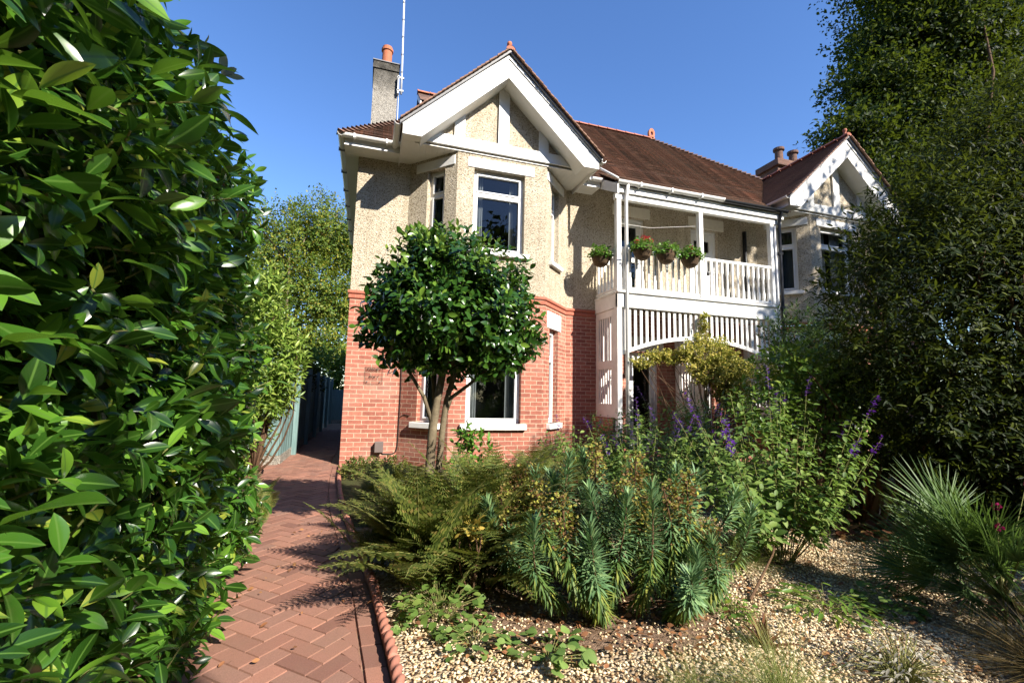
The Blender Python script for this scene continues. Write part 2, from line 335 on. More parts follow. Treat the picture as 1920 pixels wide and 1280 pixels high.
class MB:
    def __init__(s): s.v = []; s.f = []; s.m = []
    def poly(s, pts, m=0):
        k = len(s.v); s.v += [tuple(p) for p in pts]; s.f.append(tuple(range(k, k + len(pts)))); s.m.append(m)
    def box(s, x0, x1, y0, y1, z0, z1, m=0):
        s.hexa([(x0, y0), (x1, y0), (x1, y1), (x0, y1)], z0, z1, m)
    def hexa(s, plan, z0, z1, m=0):
        """prism over a plan polygon (counter-clockwise)"""
        k = len(s.v); n = len(plan)
        s.v += [(x, y, z0) for x, y in plan] + [(x, y, z1) for x, y in plan]
        s.f.append(tuple(k + i for i in reversed(range(n)))); s.f.append(tuple(k + n + i for i in range(n))); s.m += [m, m]
        for i in range(n):
            j = (i + 1) % n
            s.f.append((k + i, k + j, k + n + j, k + n + i)); s.m.append(m)
    def slab(s, pts, off, m=0):
        """polygon pts extruded by the vector off"""
        k = len(s.v); n = len(pts); off = Vector(off)
        a = [Vector(p) for p in pts]
        nn = (a[1] - a[0]).cross(a[2] - a[0])
        if nn.dot(off) > 0: a.reverse()
        s.v += [tuple(p) for p in a] + [tuple(p + off) for p in a]
        s.f.append(tuple(k + i for i in range(n))); s.f.append(tuple(k + n + i for i in reversed(range(n)))); s.m += [m, m]
        for i in range(n):
            j = (i + 1) % n
            s.f.append((k + j, k + i, k + n + i, k + n + j)); s.m.append(m)
    def tube(s, pts, r0, r1=None, n=8, m=0, cap=True):
        r1 = r0 if r1 is None else r1
        P = [Vector(p) for p in pts]; k = len(s.v); L = len(P)
        ref = None
        for i, p in enumerate(P):
            t = (P[min(i + 1, L - 1)] - P[max(i - 1, 0)]).normalized()
            if ref is None:
                ref = t.cross(Vector((0, 0, 1)))
                if ref.length < 1e-3: ref = Vector((1, 0, 0))
            ref = (ref - t * ref.dot(t)).normalized(); b = t.cross(ref)
            r = r0 + (r1 - r0) * i / max(1, L - 1)
            for j in range(n):
                a = 2 * math.pi * j / n
                s.v.append(tuple(p + ref * math.cos(a) * r + b * math.sin(a) * r))
        for i in range(L - 1):
            for j in range(n):
                q = (j + 1) % n
                s.f.append((k + i * n + j, k + i * n + q, k + (i + 1) * n + q, k + (i + 1) * n + j)); s.m.append(m)
        if cap:
            s.f.append(tuple(k + j for j in reversed(range(n)))); s.f.append(tuple(k + (L - 1) * n + j for j in range(n))); s.m += [m, m]
    def lathe(s, c, prof, n=16, m=0):
        k = len(s.v)
        for r, z in prof:
            for j in range(n):
                a = 2 * math.pi * j / n
                s.v.append((c[0] + r * math.cos(a), c[1] + r * math.sin(a), c[2] + z))
        for i in range(len(prof) - 1):
            for j in range(n):
                q = (j + 1) % n
                s.f.append((k + i * n + j, k + i * n + q, k + (i + 1) * n + q, k + (i + 1) * n + j)); s.m.append(m)
    def sweep(s, path, prof, m=0, closed_prof=True):
        """profile [(out,z)] along a plan polyline of (x,y); out is to the right of travel"""
        n = len(path); L = len(prof); k = len(s.v)
        P = [Vector((a, b, 0)) for a, b in path]
        for i in range(n):
            d0 = (P[i] - P[i - 1]).normalized() if i else None
            d1 = (P[i + 1] - P[i]).normalized() if i < n - 1 else None
            nr = lambda d: Vector((d.y, -d.x, 0))
            if d0 is None: o = nr(d1)
            elif d1 is None: o = nr(d0)
            else:
                o = nr(d0) + nr(d1); o = o / (o.length_squared / 2)
            for a, z in prof:
                s.v.append((P[i].x + o.x * a, P[i].y + o.y * a, z))
        for i in range(n - 1):
            for j in range(L if closed_prof else L - 1):
                q = (j + 1) % L
                s.f.append((k + i * L + j, k + (i + 1) * L + j, k + (i + 1) * L + q, k + i * L + q)); s.m.append(m)
        if closed_prof:
            s.f.append(tuple(k + j for j in range(L))); s.f.append(tuple(k + (n - 1) * L + j for j in reversed(range(L)))); s.m += [m, m]
    def build(s, name, mats, parent=None, smooth=False, bevel=0, uv=True, fix=True, loc=None):
        me = bpy.data.meshes.new(name)
        b = base_of(parent) if loc is None else Vector(loc)
        me.from_pydata([(x - b.x, y - b.y, z - b.z) for x, y, z in s.v], [], s.f)
        me.polygons.foreach_set('material_index', s.m)
        if fix:
            import bmesh
            bm = bmesh.new(); bm.from_mesh(me); bmesh.ops.recalc_face_normals(bm, faces=bm.faces); bm.to_mesh(me); bm.free()
        me.update()
        if uv: autouv(me)
        o = link(name, me, mats, parent, smooth)
        if loc is not None: o.location = loc
        if bevel:
            md = o.modifiers.new('bevel', 'BEVEL'); md.width = bevel; md.segments = 2; md.limit_method = 'ANGLE'
        return o
# ------------------------------------------------------------------ ground, path, gravel
def sheet(name, pts, z, mat, kind='structure', sub=0):
    mb = MB(); mb.poly([(x, y, z) for x, y in pts]); o = mb.build(name, mat, fix=False); return tag(o, kind=kind)
mb = MB()
for i in range(-6, 7):
    for j in range(-6, 7): pass
sheet('ground', [(-150, -150), (150, -150), (150, 250), (-150, 250)], GZ - 0.03, 'soil')
EDGE = [(0.24, 0.2), (0.215, 1.3), (0.173, 2.17), (0.085, 3.2), (-0.05, 4.2), (-0.18, 5.2), (-0.27, 6.2), (-0.33, 7.2), (-0.37, 8.5)]
def edge_x(y):
    for (xa, ya), (xb, yb) in zip(EDGE, EDGE[1:]):
        if ya <= y <= yb: return xa + (xb - xa) * (y - ya) / (yb - ya)
    return EDGE[0][0] if y < EDGE[0][1] else -0.42
gr = [(x + 0.03, y) for x, y in EDGE] + [(9.5, 8.5), (9.5, -4), (0.24, -4)]
sheet('gravel_bed', gr, GZ - 0.004, 'gravel')
sheet('path_bedding', [(-1.75, -1.0), (0.26, -1.0)] + [(x + 0.02, y) for x, y in EDGE] + [(-0.40, 24), (-1.75, 24)], GZ - 0.012, 'joint_sand')
sheet('planting_bed', [(-.24, 4.7), (.6, 4.45), (1.6, 4.7), (2.6, 4.4), (3.8, 4.9), (5, 4.6), (9.4, 4.4), (9.4, 8.49), (-.36, 8.49), (-.25, 6.2)], GZ, 'soil')
sheet('soil_patch', [(1.35 + (.95 + .16 * math.sin(a * 3 + 1) + .09 * math.sin(a * 7)) * math.cos(a), 2.62 + (.52 + .10 * math.sin(a * 4) + .05 * math.sin(a * 9)) * math.sin(a)) for a in [i * .157 for i in range(40)]], GZ + .003, 'bark_soil')
def herringbone():
    rng = random.Random(5); mb = MB(); W = 0.1; g = 0.004
    ca, sa = math.cos(math.radians(47)), math.sin(math.radians(47))
    for i in range(-60, 260):
        for j in range(-60, 260):
            d = (i - j) % 4
            if d == 0: a, b, c, e = i * W + g / 2, (i + 2) * W - g / 2, j * W + g / 2, (j + 1) * W - g / 2
            elif d == 3: a, b, c, e = i * W + g / 2, (i + 1) * W - g / 2, j * W + g / 2, (j + 2) * W - g / 2
            else: continue
            mx, my = (a + b) / 2, (c + e) / 2
            X = mx * ca - my * sa; Y = mx * sa + my * ca - 1.0
            ex = edge_x(Y) - 0.105
            if not (-1.7 < X < ex + 0.05 and 0.3 < Y < 17): continue
            if Y > 9: 
                if rng.random() < 0.0: continue
            z = GZ + rng.uniform(-0.0015, 0.0015); h = 0.003
            tl = [rng.uniform(-0.001, 0.001) for _ in range(4)]
            R = lambda x, y: (x * ca - y * sa, x * sa + y * ca - 1.0)
            o = [R(a, c), R(b, c), R(b, e), R(a, e)]
            n = [R(a + h, c + h), R(b - h, c + h), R(b - h, e - h), R(a + h, e - h)]
            o = [(min(x, ex), y) for x, y in o]; n = [(min(x, ex - h), y) for x, y in n]
            k = len(mb.v)
            mb.v += [(x, y, z - 0.012) for x, y in o] + [(x, y, z + t) for (x, y), t in zip(n, tl)]
            mb.f.append((k + 4, k + 5, k + 6, k + 7)); mb.m.append(0)
            for q in range(4):
                r = (q + 1) % 4; mb.f.append((k + q, k + r, k + 4 + r, k + 4 + q)); mb.m.append(0)
    # stretcher course down the garden side
    y = 0.3
    while y < 8.4:
        y1 = y + 0.2; xa, xb = edge_x(y), edge_x(y1); z = GZ + rng.uniform(0.0005, 0.003); h = 0.003
        o = [(xa - 0.102, y + 0.002), (xa - 0.004, y + 0.002), (xb - 0.004, y1 - 0.002), (xb - 0.102, y1 - 0.002)]
        n = [(xa - 0.102 + h, y + 0.005), (xa - 0.004 - h, y + 0.005), (xb - 0.004 - h, y1 - 0.005), (xb - 0.102 + h, y1 - 0.005)]
        k = len(mb.v)
        mb.v += [(a, b, z - 0.012) for a, b in o] + [(a, b, z) for a, b in n]
        mb.f.append((k + 4, k + 5, k + 6, k + 7)); mb.m.append(0)
        for q in range(4):
            r = (q + 1) % 4; mb.f.append((k + q, k + r, k + 4 + r, k + 4 + q)); mb.m.append(0)
        y = y1
    o = mb.build('path', 'paving', uv=False); tag(o, kind='structure')
herringbone()
# rope-topped edging tiles, each its own thing
def edging():
    src = None; idx = 0
    mb = MB(); L = 0.225
    mb.box(-0.02, 0.02, 0.003, L - 0.003, -0.06, 0.055)
    body = mb.build('body', 'edging_clay')
    mb = MB(); n = 14; seg = 46; k0 = 0
    for i in range(seg + 1):
        y = 0.003 + (L - 0.006) * i / seg
        for j in range(n):
            a = 2 * math.pi * j / n
            r = 0.024 + 0.0045 * math.cos(2 * a + 2 * math.pi * y / 0.075)  - (0.006 if i in (0, seg) else 0)
            mb.v.append((r * math.cos(a), y, 0.072 + r * math.sin(a)))
    for i in range(seg):
        for j in range(n):
            q = (j + 1) % n; mb.f.append((i * n + j, i * n + q, (i + 1) * n + q, (i + 1) * n + j)); mb.m.append(0)
    mb.f += [tuple(range(n)), tuple(seg * n + j for j in range(n))]; mb.m += [0, 0]
    top = mb.build('rope_top', 'edging_clay', smooth=True)
    me_b, me_t = body.data, top.data
    for o in (body, top): bpy.data.objects.remove(o)
    y = 1.15; rng = random.Random(2)
    spots = []
    while y < 8.2:
        spots.append(y); y += L
    for i, y in enumerate(spots):
        x = edge_x(y); x2 = edge_x(y + L)
        t = thing('edging_tile', 'red clay rope-topped edging tile in the row between the brick path and the gravel bed', 'edging tile',
                  (x + 0.02, y, GZ - .034 + rng.uniform(-0.004, 0.004)), 'rope edging tiles along the path')
        t.rotation_euler = (rng.uniform(-.01, .01), rng.uniform(-.02, .02), math.atan2(-(x2 - x), L))
        for nm, me in (('body', me_b), ('rope_top', me_t)):
            o = bpy.data.objects.new(nm, me); COL.objects.link(o); o.parent = t
edging()
# ------------------------------------------------------------------ house
WY = 8.6; FY = 7.8
ZB, ZS, ZT = 1.68, 1.83, 4.40        # brick top, course top, wall top
house = thing('brick_house', 'tall brick and pebbledash house with white gable over the bay and a white timber balcony', 'house', (2.0, 8.6, GZ))
neigh = thing('neighbouring_house', 'pebbledash house half hidden by dark shrubs, its white gable mottled with leaf shade', 'house', (10.4, 8.6, GZ))
class Fr:
    """wall frame: s along the wall, o outwards, z up"""
    def __init__(s, p0, p1):
        s.p = Vector((p0[0], p0[1])); d = Vector((p1[0] - p0[0], p1[1] - p0[1])); s.L = d.length; s.d = d / s.L
        s.n = Vector((s.d.y, -s.d.x))
    def __call__(s, a, o, z):
        q = s.p + s.d * a + s.n * o; return (q.x, q.y, z)
    def box(s, mb, s0, s1, o0, o1, z0, z1, m=0):
        mb.hexa([s(s0, o0, 0)[:2], s(s0, o1, 0)[:2], s(s1, o1, 0)[:2], s(s1, o0, 0)[:2]][::-1], z0, z1, m)
def panel(mb, F, z0, z1, holes, s0=0.0, s1=None, deep=0.13, m=0):
    s1 = F.L if s1 is None else s1
    cur = s0
    R = lambda a, b, c, d: mb.poly([F(a, 0, c), F(b, 0, c), F(b, 0, d), F(a, 0, d)], m)
    for (a, b, c, d) in sorted(holes):
        if a > cur: R(cur, a, z0, z1)
        if c > z0: R(a, b, z0, c)
        if d < z1: R(a, b, d, z1)
        for (x0, c0, x1, c1) in ((a, c, a, d), (b, c, b, d), (a, c, b, c), (a, d, b, d)):
            mb.poly([F(x0, 0, c0), F(x1, 0, c1), F(x1, -deep, c1), F(x0, -deep, c0)], m)
        cur = b
    if cur < s1: R(cur, s1, z0, z1)
def window(root, F, a, b, c, d, transom=None, lintel=None, sill=None, deep=0.10, curtain=True, fr=0.062):
    """white casement in the opening a..b, c..d; parts: window > pane, curtain; lintel; sill"""
    mb = MB(); o1 = -deep; o0 = -deep - 0.07
    F.box(mb, a, a + fr, o0, o1, c, d); F.box(mb, b - fr, b, o0, o1, c, d)
    F.box(mb, a + fr, b - fr, o0, o1, c, c + fr); F.box(mb, a + fr, b - fr, o0, o1, d - fr, d)
    lights = [(c + fr, d - fr)]
    if transom:
        F.box(mb, a + fr, b - fr, o0, o1, transom - 0.03, transom + 0.03)
        lights = [(c + fr, transom - 0.03), (transom + 0.03, d - fr)]
    for (p, q) in lights:      # the opening sash, a little proud of the frame
        w = 0.03; e = 0.018
        F.box(mb, a + fr, a + fr + w, o0 + .02, o1 + e, p, q); F.box(mb, b - fr - w, b - fr, o0 + .02, o1 + e, p, q)
        F.box(mb, a + fr + w, b - fr - w, o0 + .02, o1 + e, p, p + w); F.box(mb, a + fr + w, b - fr - w, o0 + .02, o1 + e, q - w, q)
    win = mb.build('window', 'upvc', root, bevel=0.005)
    for (p, q) in lights:
        mb = MB(); mb.poly([F(a + fr + .03, -deep - .03, p + .03), F(b - fr - .03, -deep - .03, p + .03), F(b - fr - .03, -deep - .03, q - .03), F(a + fr + .03, -deep - .03, q - .03)])
        mb.build('pane', 'glass', win, fix=False)
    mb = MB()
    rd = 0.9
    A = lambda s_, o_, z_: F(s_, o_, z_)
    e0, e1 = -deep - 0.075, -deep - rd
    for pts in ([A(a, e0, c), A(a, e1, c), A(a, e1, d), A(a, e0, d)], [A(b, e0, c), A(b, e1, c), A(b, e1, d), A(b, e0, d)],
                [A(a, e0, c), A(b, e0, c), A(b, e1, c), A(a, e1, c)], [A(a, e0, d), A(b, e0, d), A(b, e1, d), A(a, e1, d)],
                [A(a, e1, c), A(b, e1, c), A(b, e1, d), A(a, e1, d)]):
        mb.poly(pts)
    mb.build('room_recess', 'room_dark', win, fix=False)  # near-black box in place of the unlit room
    if curtain:
        mb = MB(); wd = (b - a) * (0.17 if root is house else 0.36)
        for s0, s1 in ((a + fr, a + fr + wd), (b - fr - wd, b - fr)):
            n = 12
            for i in range(n):
                u0, u1 = s0 + (s1 - s0) * i / n, s0 + (s1 - s0) * (i + 1) / n
                q0, q1 = (-deep - .16 + .02 * math.cos(i * 2.2), -deep - .16 + .02 * math.cos((i + 1) * 2.2))
                mb.poly([F(u0, q0, c + .02), F(u1, q1, c + .02), F(u1, q1, d - .02), F(u0, q0, d - .02)])
        mb.build('curtain', 'curtain', win, fix=False)
    if lintel:
        la, lb, lc, ld = lintel
        mb = MB(); F.box(mb, la, lb, -0.05, 0.016, lc, ld); mb.build('lintel', 'cream_stone' if lintel_cream else 'white_paint', root, bevel=0.006)
    if sill:
        sa, sb, sc, sd = sill
        mb = MB(); F.box(mb, sa, sb, -deep + 0.01, 0.075, sc, sd); mb.build('window_sill', 'white_paint', root, bevel=0.01)
    return win
lintel_cream = False
def stringcourse(root, path):
    mb = MB()
    mb.sweep(path, [(-0.02, ZB + .085), (0.026, ZB + .085), (0.04, ZB + .10), (0.04, ZS - .012), (0.028, ZS), (-0.02, ZS)])
    mb.sweep(path, [(-0.02, ZB + .002), (0.012, ZB + .002), (0.022, ZB + .012), (0.022, ZB + .065), (0.012, ZB + .075), (-0.02, ZB + .075)])
    mb.build('string_course', 'brick_moulded', root)
def bay(root, dx, own):
    L0, L1, R1, R0 = [v + dx for v in (0.56, 1.33, 3.04, 3.81)]
    FL = Fr((L0, WY), (L1, FY)); FC = Fr((L1, FY), (R1, FY)); FR = Fr((R1, FY), (R0, WY))
    up, lo = MB(), MB()
    cl = FL.L
    hL = (0.44, 0.84); hR = (cl - 0.84, cl - 0.44)
    panel(up, FL, ZS - .02, ZT, [(hL[0], hL[1], 2.57, 4.12)]); panel(up, FR, ZS - .02, ZT, [(hR[0], hR[1], 2.57, 4.12)])
    panel(up, FC, ZS - .02, ZT + .03, [(0.31, 1.28, 2.57, 4.10)])
    panel(lo, FL, GZ - .1, ZB + .02, [(hL[0] - .02, hL[1] + .02, -0.48, 1.28)]); panel(lo, FR, GZ - .1, ZB + .02, [(hR[0] - .02, hR[1] + .02, -0.48, 1.28)])
    panel(lo, FC, GZ - .1, ZB + .02, [(0.29, 1.28, -0.48, 1.28)])
    for F, h, cc in ((FL, hL, True), (FC, (0.31, 1.28), False), (FR, hR, True)):
        side = F is not FC
        window(root, F, h[0], h[1], 2.57, 4.12 if side else 4.10, 3.66, (0.17 if F is FL else .05, cl - .05 if F is FL else cl - .19, 4.125, 4.30) if side else (0.19, 1.46, 4.105, 4.29),
               (h[0] - .09, h[1] + .09, 2.485, 2.57))
        g0, g1 = (h[0] - .02, h[1] + .02) if side else (0.29, 1.28)
        window(root, F, g0, g1, -0.48, 1.28, 0.72, (g0 - .13, g1 + .13, 1.285, 1.60), (g0 - .10, g1 + .10, -0.58, -0.48))
    return up, lo, (L0, L1, R1, R0)
def courses(mb, a, b, c, d, step=0.1, lift=0.022, jit=0.0, seed=1):
    """tile courses from the eave a-b up to the ridge d-c"""
    rng = random.Random(seed)
    a, b, c, d = [Vector(v) for v in (a, b, c, d)]
    n = max(2, int(round(((d - a).length + (c - b).length) / 2 / step)))
    nn = (b - a).cross(d - a)
    if nn.length < 1e-6: nn = (b - a).cross(c - b)
    nn.normalize()
    if nn.z < 0: nn = -nn
    for i in range(n):
        t0, t1 = i / n, (i + 1.15) / n
        l0, r0 = a.lerp(d, t0), b.lerp(c, t0)
        l1, r1 = a.lerp(d, min(t1, 1)), b.lerp(c, min(t1, 1))
        e = nn * (lift + rng.uniform(-jit, jit)); 
        mb.poly([l0 + e, r0 + e, r1, l1]); mb.poly([l0 - nn * .004, r0 - nn * .004, r0 + e, l0 + e])
def ridge_caps(mb, a, b, r=0.085, step=0.3):
    a, b = Vector(a), Vector(b); n = max(1, int((b - a).length / step)); d = (b - a) / n
    side = d.cross(Vector((0, 0, 1))).normalized(); up = side.cross(d).normalized()
    for i in range(n):
        p, q = a + d * i + d * .015, a + d * (i + 1)
        for k in range(6):
            t0, t1 = math.pi * (k / 6) , math.pi * ((k + 1) / 6)
            f = lambda P, t, rr: P + side * (math.cos(t) * rr) + up * (math.sin(t) * rr * .85 - .03)
            mb.poly([f(p, t0, r), f(q, t0, r * .94), f(q, t1, r * .94), f(p, t1, r)])
        mb.poly([f(p, math.pi * k / 6, r) for k in range(7)])
        s = 0.02
        for k in range(6):
            t0, t1 = math.pi * (k / 6), math.pi * ((k + 1) / 6)
            mb.poly([f(p, t0, r * 1.12), f(p + d * .06, t0, r * 1.12), f(p + d * .06, t1, r * 1.12), f(p, t1, r * 1.12)])
def hip_caps(mb, a, b, step=0.11, w=0.10, up=0.05):
    a, b = Vector(a), Vector(b); n = int((b - a).length / step); d = (b - a) / n
    side = d.cross(Vector((0, 0, 1))).normalized(); u = side.cross(d).normalized()
    for i in range(n):
        p, q = a + d * i, a + d * (i + 1.2)
        for sg in (-1, 1):
            mb.poly([p + u * (up + .028), p + side * w * sg - u * .03 + u * .02, q + side * w * sg * .8 - u * .045, q + u * (up - .03)])
            mb.poly([p + u * (up + .028), p + side * w * sg - u * .01, p - u * .03])
def finial(root, p, name='ridge_finial', h=0.2, mat='terracotta', rot=0):
    mb = MB()
    mb.lathe(p, [(0.055, -.06), (0.055, 0.0), (0.036, 0.02), (0.03, h * .45), (0.036, h * .55), (0.048, h * .75), (0.04, h * .95), (0.0, h)], 12)
    return mb.build(name, mat, root, smooth=False)
def gable(root, dx, tile, own):
    cx = 2.14 + dx; hw = 1.81; xl, xr = cx - hw, cx + hw
    zb, zl, za = 4.29, 4.50, 6.13
    sl = (za - zl) / hw
    y0, y1, yg = 7.42, 7.46, 7.74
    # barge boards (front face with the cut foot), one each side
    for sg in (-1, 1):
        X = lambda u: cx + sg * (hw - u)
        mb = MB()
        mb.slab([(X(0), y0, zb), (X(0.31), y0, zb), (cx, y0, 5.715), (cx, y0, za), (X(0), y0, zl)], (0, y1 - y0, 0))
        # raised fillet along the top edge
        mb.slab([(X(-.01), y0 - .02, zl - .055), (cx, y0 - .02, za - .055), (cx, y0 - .02, za + .012), (X(-.01), y0 - .02, zl + .012)], (0, .018, 0))
        mb.build('barge_board', 'white_paint', root)
        mb = MB()      # sloping verge soffit and the box end
        mb.slab([(X(0.31), y1, zb + .004), (cx, y1, 5.72), (cx, yg + .06, 5.72), (X(0.31), yg + .06, zb + .004)], (0, 0, 0.03))
        mb.build('verge_soffit', 'soffit_white', root)
        mb = MB()
        mb.slab([(X(0), y0 + .002, zb + .002), (X(0), WY + .6, zb + .002), (X(0), WY + .6, zl), (X(0), y0 + .002, zl)], (sg * -.02, 0, 0))
        mb.build('fascia', 'white_paint', root)
    mb = MB()
    zz = 4.375
    # level boarded soffit with grooves between the boards
    n = 34; wdt = (xr - xl - .05) / n
    for i in range(n):
        a = xl + .025 + i * wdt; ya = y1 + .002 if (a + wdt < xl + .32 or a > xr - .32) else yg + .04
        mb.box(a + .002, a + wdt - .002, ya, WY + .25, zz - .012, zz)
    mb.box(xl + .02, xr - .02, yg + .05, WY + .25, zz + .001, zz + .012)
    for sg in (-1, 1):   # front lip closing barge foot to soffit
        X = lambda u: cx + sg * (hw - u)
        mb.slab([(X(0.02), y1 + .001, zb), (X(0.31), y1 + .001, zb), (X(.31), yg, zz - .02), (X(0.02), yg, zz - .02)], (0, 0, .01))
        mb.slab([(X(.312), y1 + .001, zb), (X(.312), y1 + .001, zb + .12), (X(.312), yg - .002, zb + .12), (X(.312), yg - .002, zb)], (sg * .008, 0, 0))
    mb.build('soffit', 'soffit_white', root)
    # infill
    mb = MB(); k = 1.0
    mb.slab([(xl + .25, yg + .05, zz + .03), (xr - .25, yg + .05, zz + .03), (cx, yg + .05, 5.75)], (0, .06, 0))
    mb.build('gable_infill', 'pebbledash', root)
    # tie beam and posts
    zbeam = 4.41
    mb = MB()
    zin = lambda x: 5.72 - abs(x - cx) * (5.715 - zb) / (hw - .31)
    bt = 4.61
    xa = cx - (5.72 - zbeam) / ((5.715 - zb) / (hw - .31)) ; xb = 2 * cx - xa
    xc = cx - (5.72 - bt) / ((5.715 - zb) / (hw - .31)); xd = 2 * cx - xc
    mb.slab([(xa, yg, zbeam), (xb, yg, zbeam), (xd, yg, bt), (xc, yg, bt)], (0, .048, 0))
    mb.build('tie_beam', 'white_paint', root, bevel=0.006)
    for xo, wd in ((-.80, .19), (0.02, .2), (.82, .19)):
        a, b = cx + xo - wd / 2, cx + xo + wd / 2
        pts = [(a, yg + .004, bt), (b, yg + .004, bt), (b, yg + .004, zin(b))] + ([(cx, yg + .004, zin(cx))] if a < cx < b else []) + [(a, yg + .004, zin(a))]
        mb = MB(); mb.slab(pts, (0, .042, 0)); mb.build('gable_post', 'white_paint', root)
    # roof
    e = 0.05; yb = 9.9; yf = 7.34
    mb = MB()
    zr = za + .10
    zle = zl + .035 - e * sl
    courses(mb, (xl - e, yb, zle), (xl - e, yf, zle), (cx, yf, zr), (cx, yb, zr), seed=3)
    courses(mb, (xr + e, yf, zle), (xr + e, yb, zle), (cx, yb, zr), (cx, yf, zr), seed=4)
    for sg in (-1, 1):   # mortar verge under the tiles
        X = cx + sg * (hw + e)
        mb.slab([(X, yf + .02, zle - .012), (cx, yf + .02, zr - .012), (cx, yf + .02, zr - .06), (X, yf + .02, zle - .06)], (0, .07, 0), 1)
        L_ = math.hypot(hw + e, zr - zle); rr_ = random.Random(7)
        for i in range(int(L_ / .1)):
            u0, u1 = i * .1 / L_, min(1, (i * .1 + .096) / L_); j = rr_.uniform(0, .015); P_ = lambda u, dz: (X + (cx - X) * u, yf - .03 - j, zle + (zr - zle) * u + dz)
            mb.slab([P_(u0, .004), P_(u1, -.004), P_(u1, .016), P_(u0, .034)], (0, .12, 0), 2)
    rf = mb.build('gable_roof', [tile, 'lead_grey', 'verge_tile'], root)
    mb = MB(); ridge_caps(mb, (cx, yf, zr + .02), (cx, yb, zr + .02)); mb.build('ridge_cap', 'clay_ridge', rf)
    finial(rf, (cx, yf + .10, zr + .03), h=.17, mat='terracotta' if own else 'clay_ridge')
    # side gutters
    for sg in (-1, 1):
        X = cx + sg * (hw + e + .035)
        mb = MB(); mb.sweep([(X, yf + .05), (X, 8.35)] if True else [], half_round(.055, zle - .02), closed_prof=True); mb.build('gutter', 'gutter_white', root)
def half_round(r, z, t=.006):
    n = 9
    o = [(-r * math.cos(math.pi * i / (n - 1)), z - r * math.sin(math.pi * i / (n - 1))) for i in range(n)]
    q = [(-(r - t) * math.cos(math.pi * i / (n - 1)), z - (r - t) * math.sin(math.pi * i / (n - 1))) for i in range(n)]
    return o + q[::-1]
# ---- own house walls
up, lo, (L0, L1, R1, R0) = bay(house, 0.0, True)
XL = -0.38; XE = 8.84
FW = Fr((XL, WY), (L0, WY)); FS = Fr((XL, 17.0), (XL, WY)); FB = Fr((R0, WY), (XE, WY)); FX = Fr((XE, WY), (XE, 17.0)); FZ = Fr((13.5, 17), (XL, 17))
panel(up, FW, ZS - .02, ZT, []); panel(lo, FW, GZ - .1, ZB + .02, [])
panel(up, FS, ZS - .02, ZT, []); panel(lo, FS, GZ - .1, ZB + .02, [])
dd = lambda x: x - R0
up_holes = [(dd(5.02), dd(5.72), 2.0, 3.98), (dd(6.93), dd(7.68), 2.0, 3.96)]
lo_holes = [(dd(5.28), dd(6.02), GZ + .05, 1.0), (dd(6.75), dd(7.45), GZ + .05, 1.0)]
panel(up, FB, ZS - .02, 4.8, up_holes); panel(lo, FB, GZ - .1, ZS - .021, lo_holes)
panel(up, FZ, ZS - .02, ZT, []); panel(lo, FZ, GZ - .1, ZB + .02, [])
up.build('rendered_wall', 'pebbledash', house); lo.build('brick_wall', 'brick', house)
stringcourse(house, [(XL, 17.0), (XL, WY), (L0, WY), (L1, FY), (R1, FY), (R0, WY), (4.47, WY)])
def door(root, F, a, b, c, d, lights, lint):
    mb = MB(); fr = .06
    F.box(mb, a, a + fr, -.17, -.08, c, d); F.box(mb, b - fr, b, -.17, -.08, c, d); F.box(mb, a + fr, b - fr, -.17, -.08, d - fr, d)
    fm = mb.build('door_frame', 'upvc', root, bevel=.004)
    mb = MB(); a2, b2, d2 = a + fr + .004, b - fr - .004, d - fr - .004
    st = .1
    F.box(mb, a2, a2 + st, -.15, -.10, c, d2); F.box(mb, b2 - st, b2, -.15, -.10, c, d2)
    zs = [c] + [v for l in lights for v in l] + [d2]
    for i in range(0, len(zs), 2): F.box(mb, a2 + st, b2 - st, -.15, -.10, zs[i], zs[i + 1])
    dr = mb.build('door', 'upvc', root, bevel=.004)
    for p, q in lights:
        mb = MB(); mb.poly([F(a2 + st, -.125, p), F(b2 - st, -.125, p), F(b2 - st, -.125, q), F(a2 + st, -.125, q)]); mb.build('pane', 'glass', dr, fix=False)
    mb = MB(); F.box(mb, b2 - .07, b2 - .03, -.10, -.085, (c + d) / 2 - .12, (c + d) / 2 + .12); F.box(mb, b2 - .16, b2 - .03, -.085, -.06, (c + d) / 2 - .01, (c + d) / 2 + .015)
    mb.build('door_handle', 'alu', dr)
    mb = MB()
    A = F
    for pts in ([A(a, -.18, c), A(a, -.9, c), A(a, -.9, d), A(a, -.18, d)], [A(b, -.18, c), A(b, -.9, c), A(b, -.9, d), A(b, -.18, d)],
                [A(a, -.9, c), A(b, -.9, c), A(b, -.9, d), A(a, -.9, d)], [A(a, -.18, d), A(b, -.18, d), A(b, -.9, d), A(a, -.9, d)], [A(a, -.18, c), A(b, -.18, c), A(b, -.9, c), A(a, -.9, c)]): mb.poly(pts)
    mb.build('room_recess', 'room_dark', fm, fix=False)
    mb = MB(); F.box(mb, lint[0], lint[1], -.05, .016, lint[2], lint[3]); mb.build('lintel', 'cream_stone', root, bevel=.006)
door(house, FB, *up_holes[0], [(2.15, 3.0), (3.12, 3.80)], (dd(4.9), dd(5.84), 3.99, 4.23))
door(house, FB, *up_holes[1], [(2.9, 3.3), (3.45, 3.72)], (dd(6.87), dd(7.86), 3.97, 4.23))
door(house, FB, *lo_holes[0], [(-.75, 0.80)], (dd(5.12), dd(6.14), 1.02, 1.34))
door(house, FB, *lo_holes[1], [(-.1, 0.80)], (dd(6.62), dd(7.58), 1.02, 1.34))
gable(house, 0.0, 'roof_tile', True)
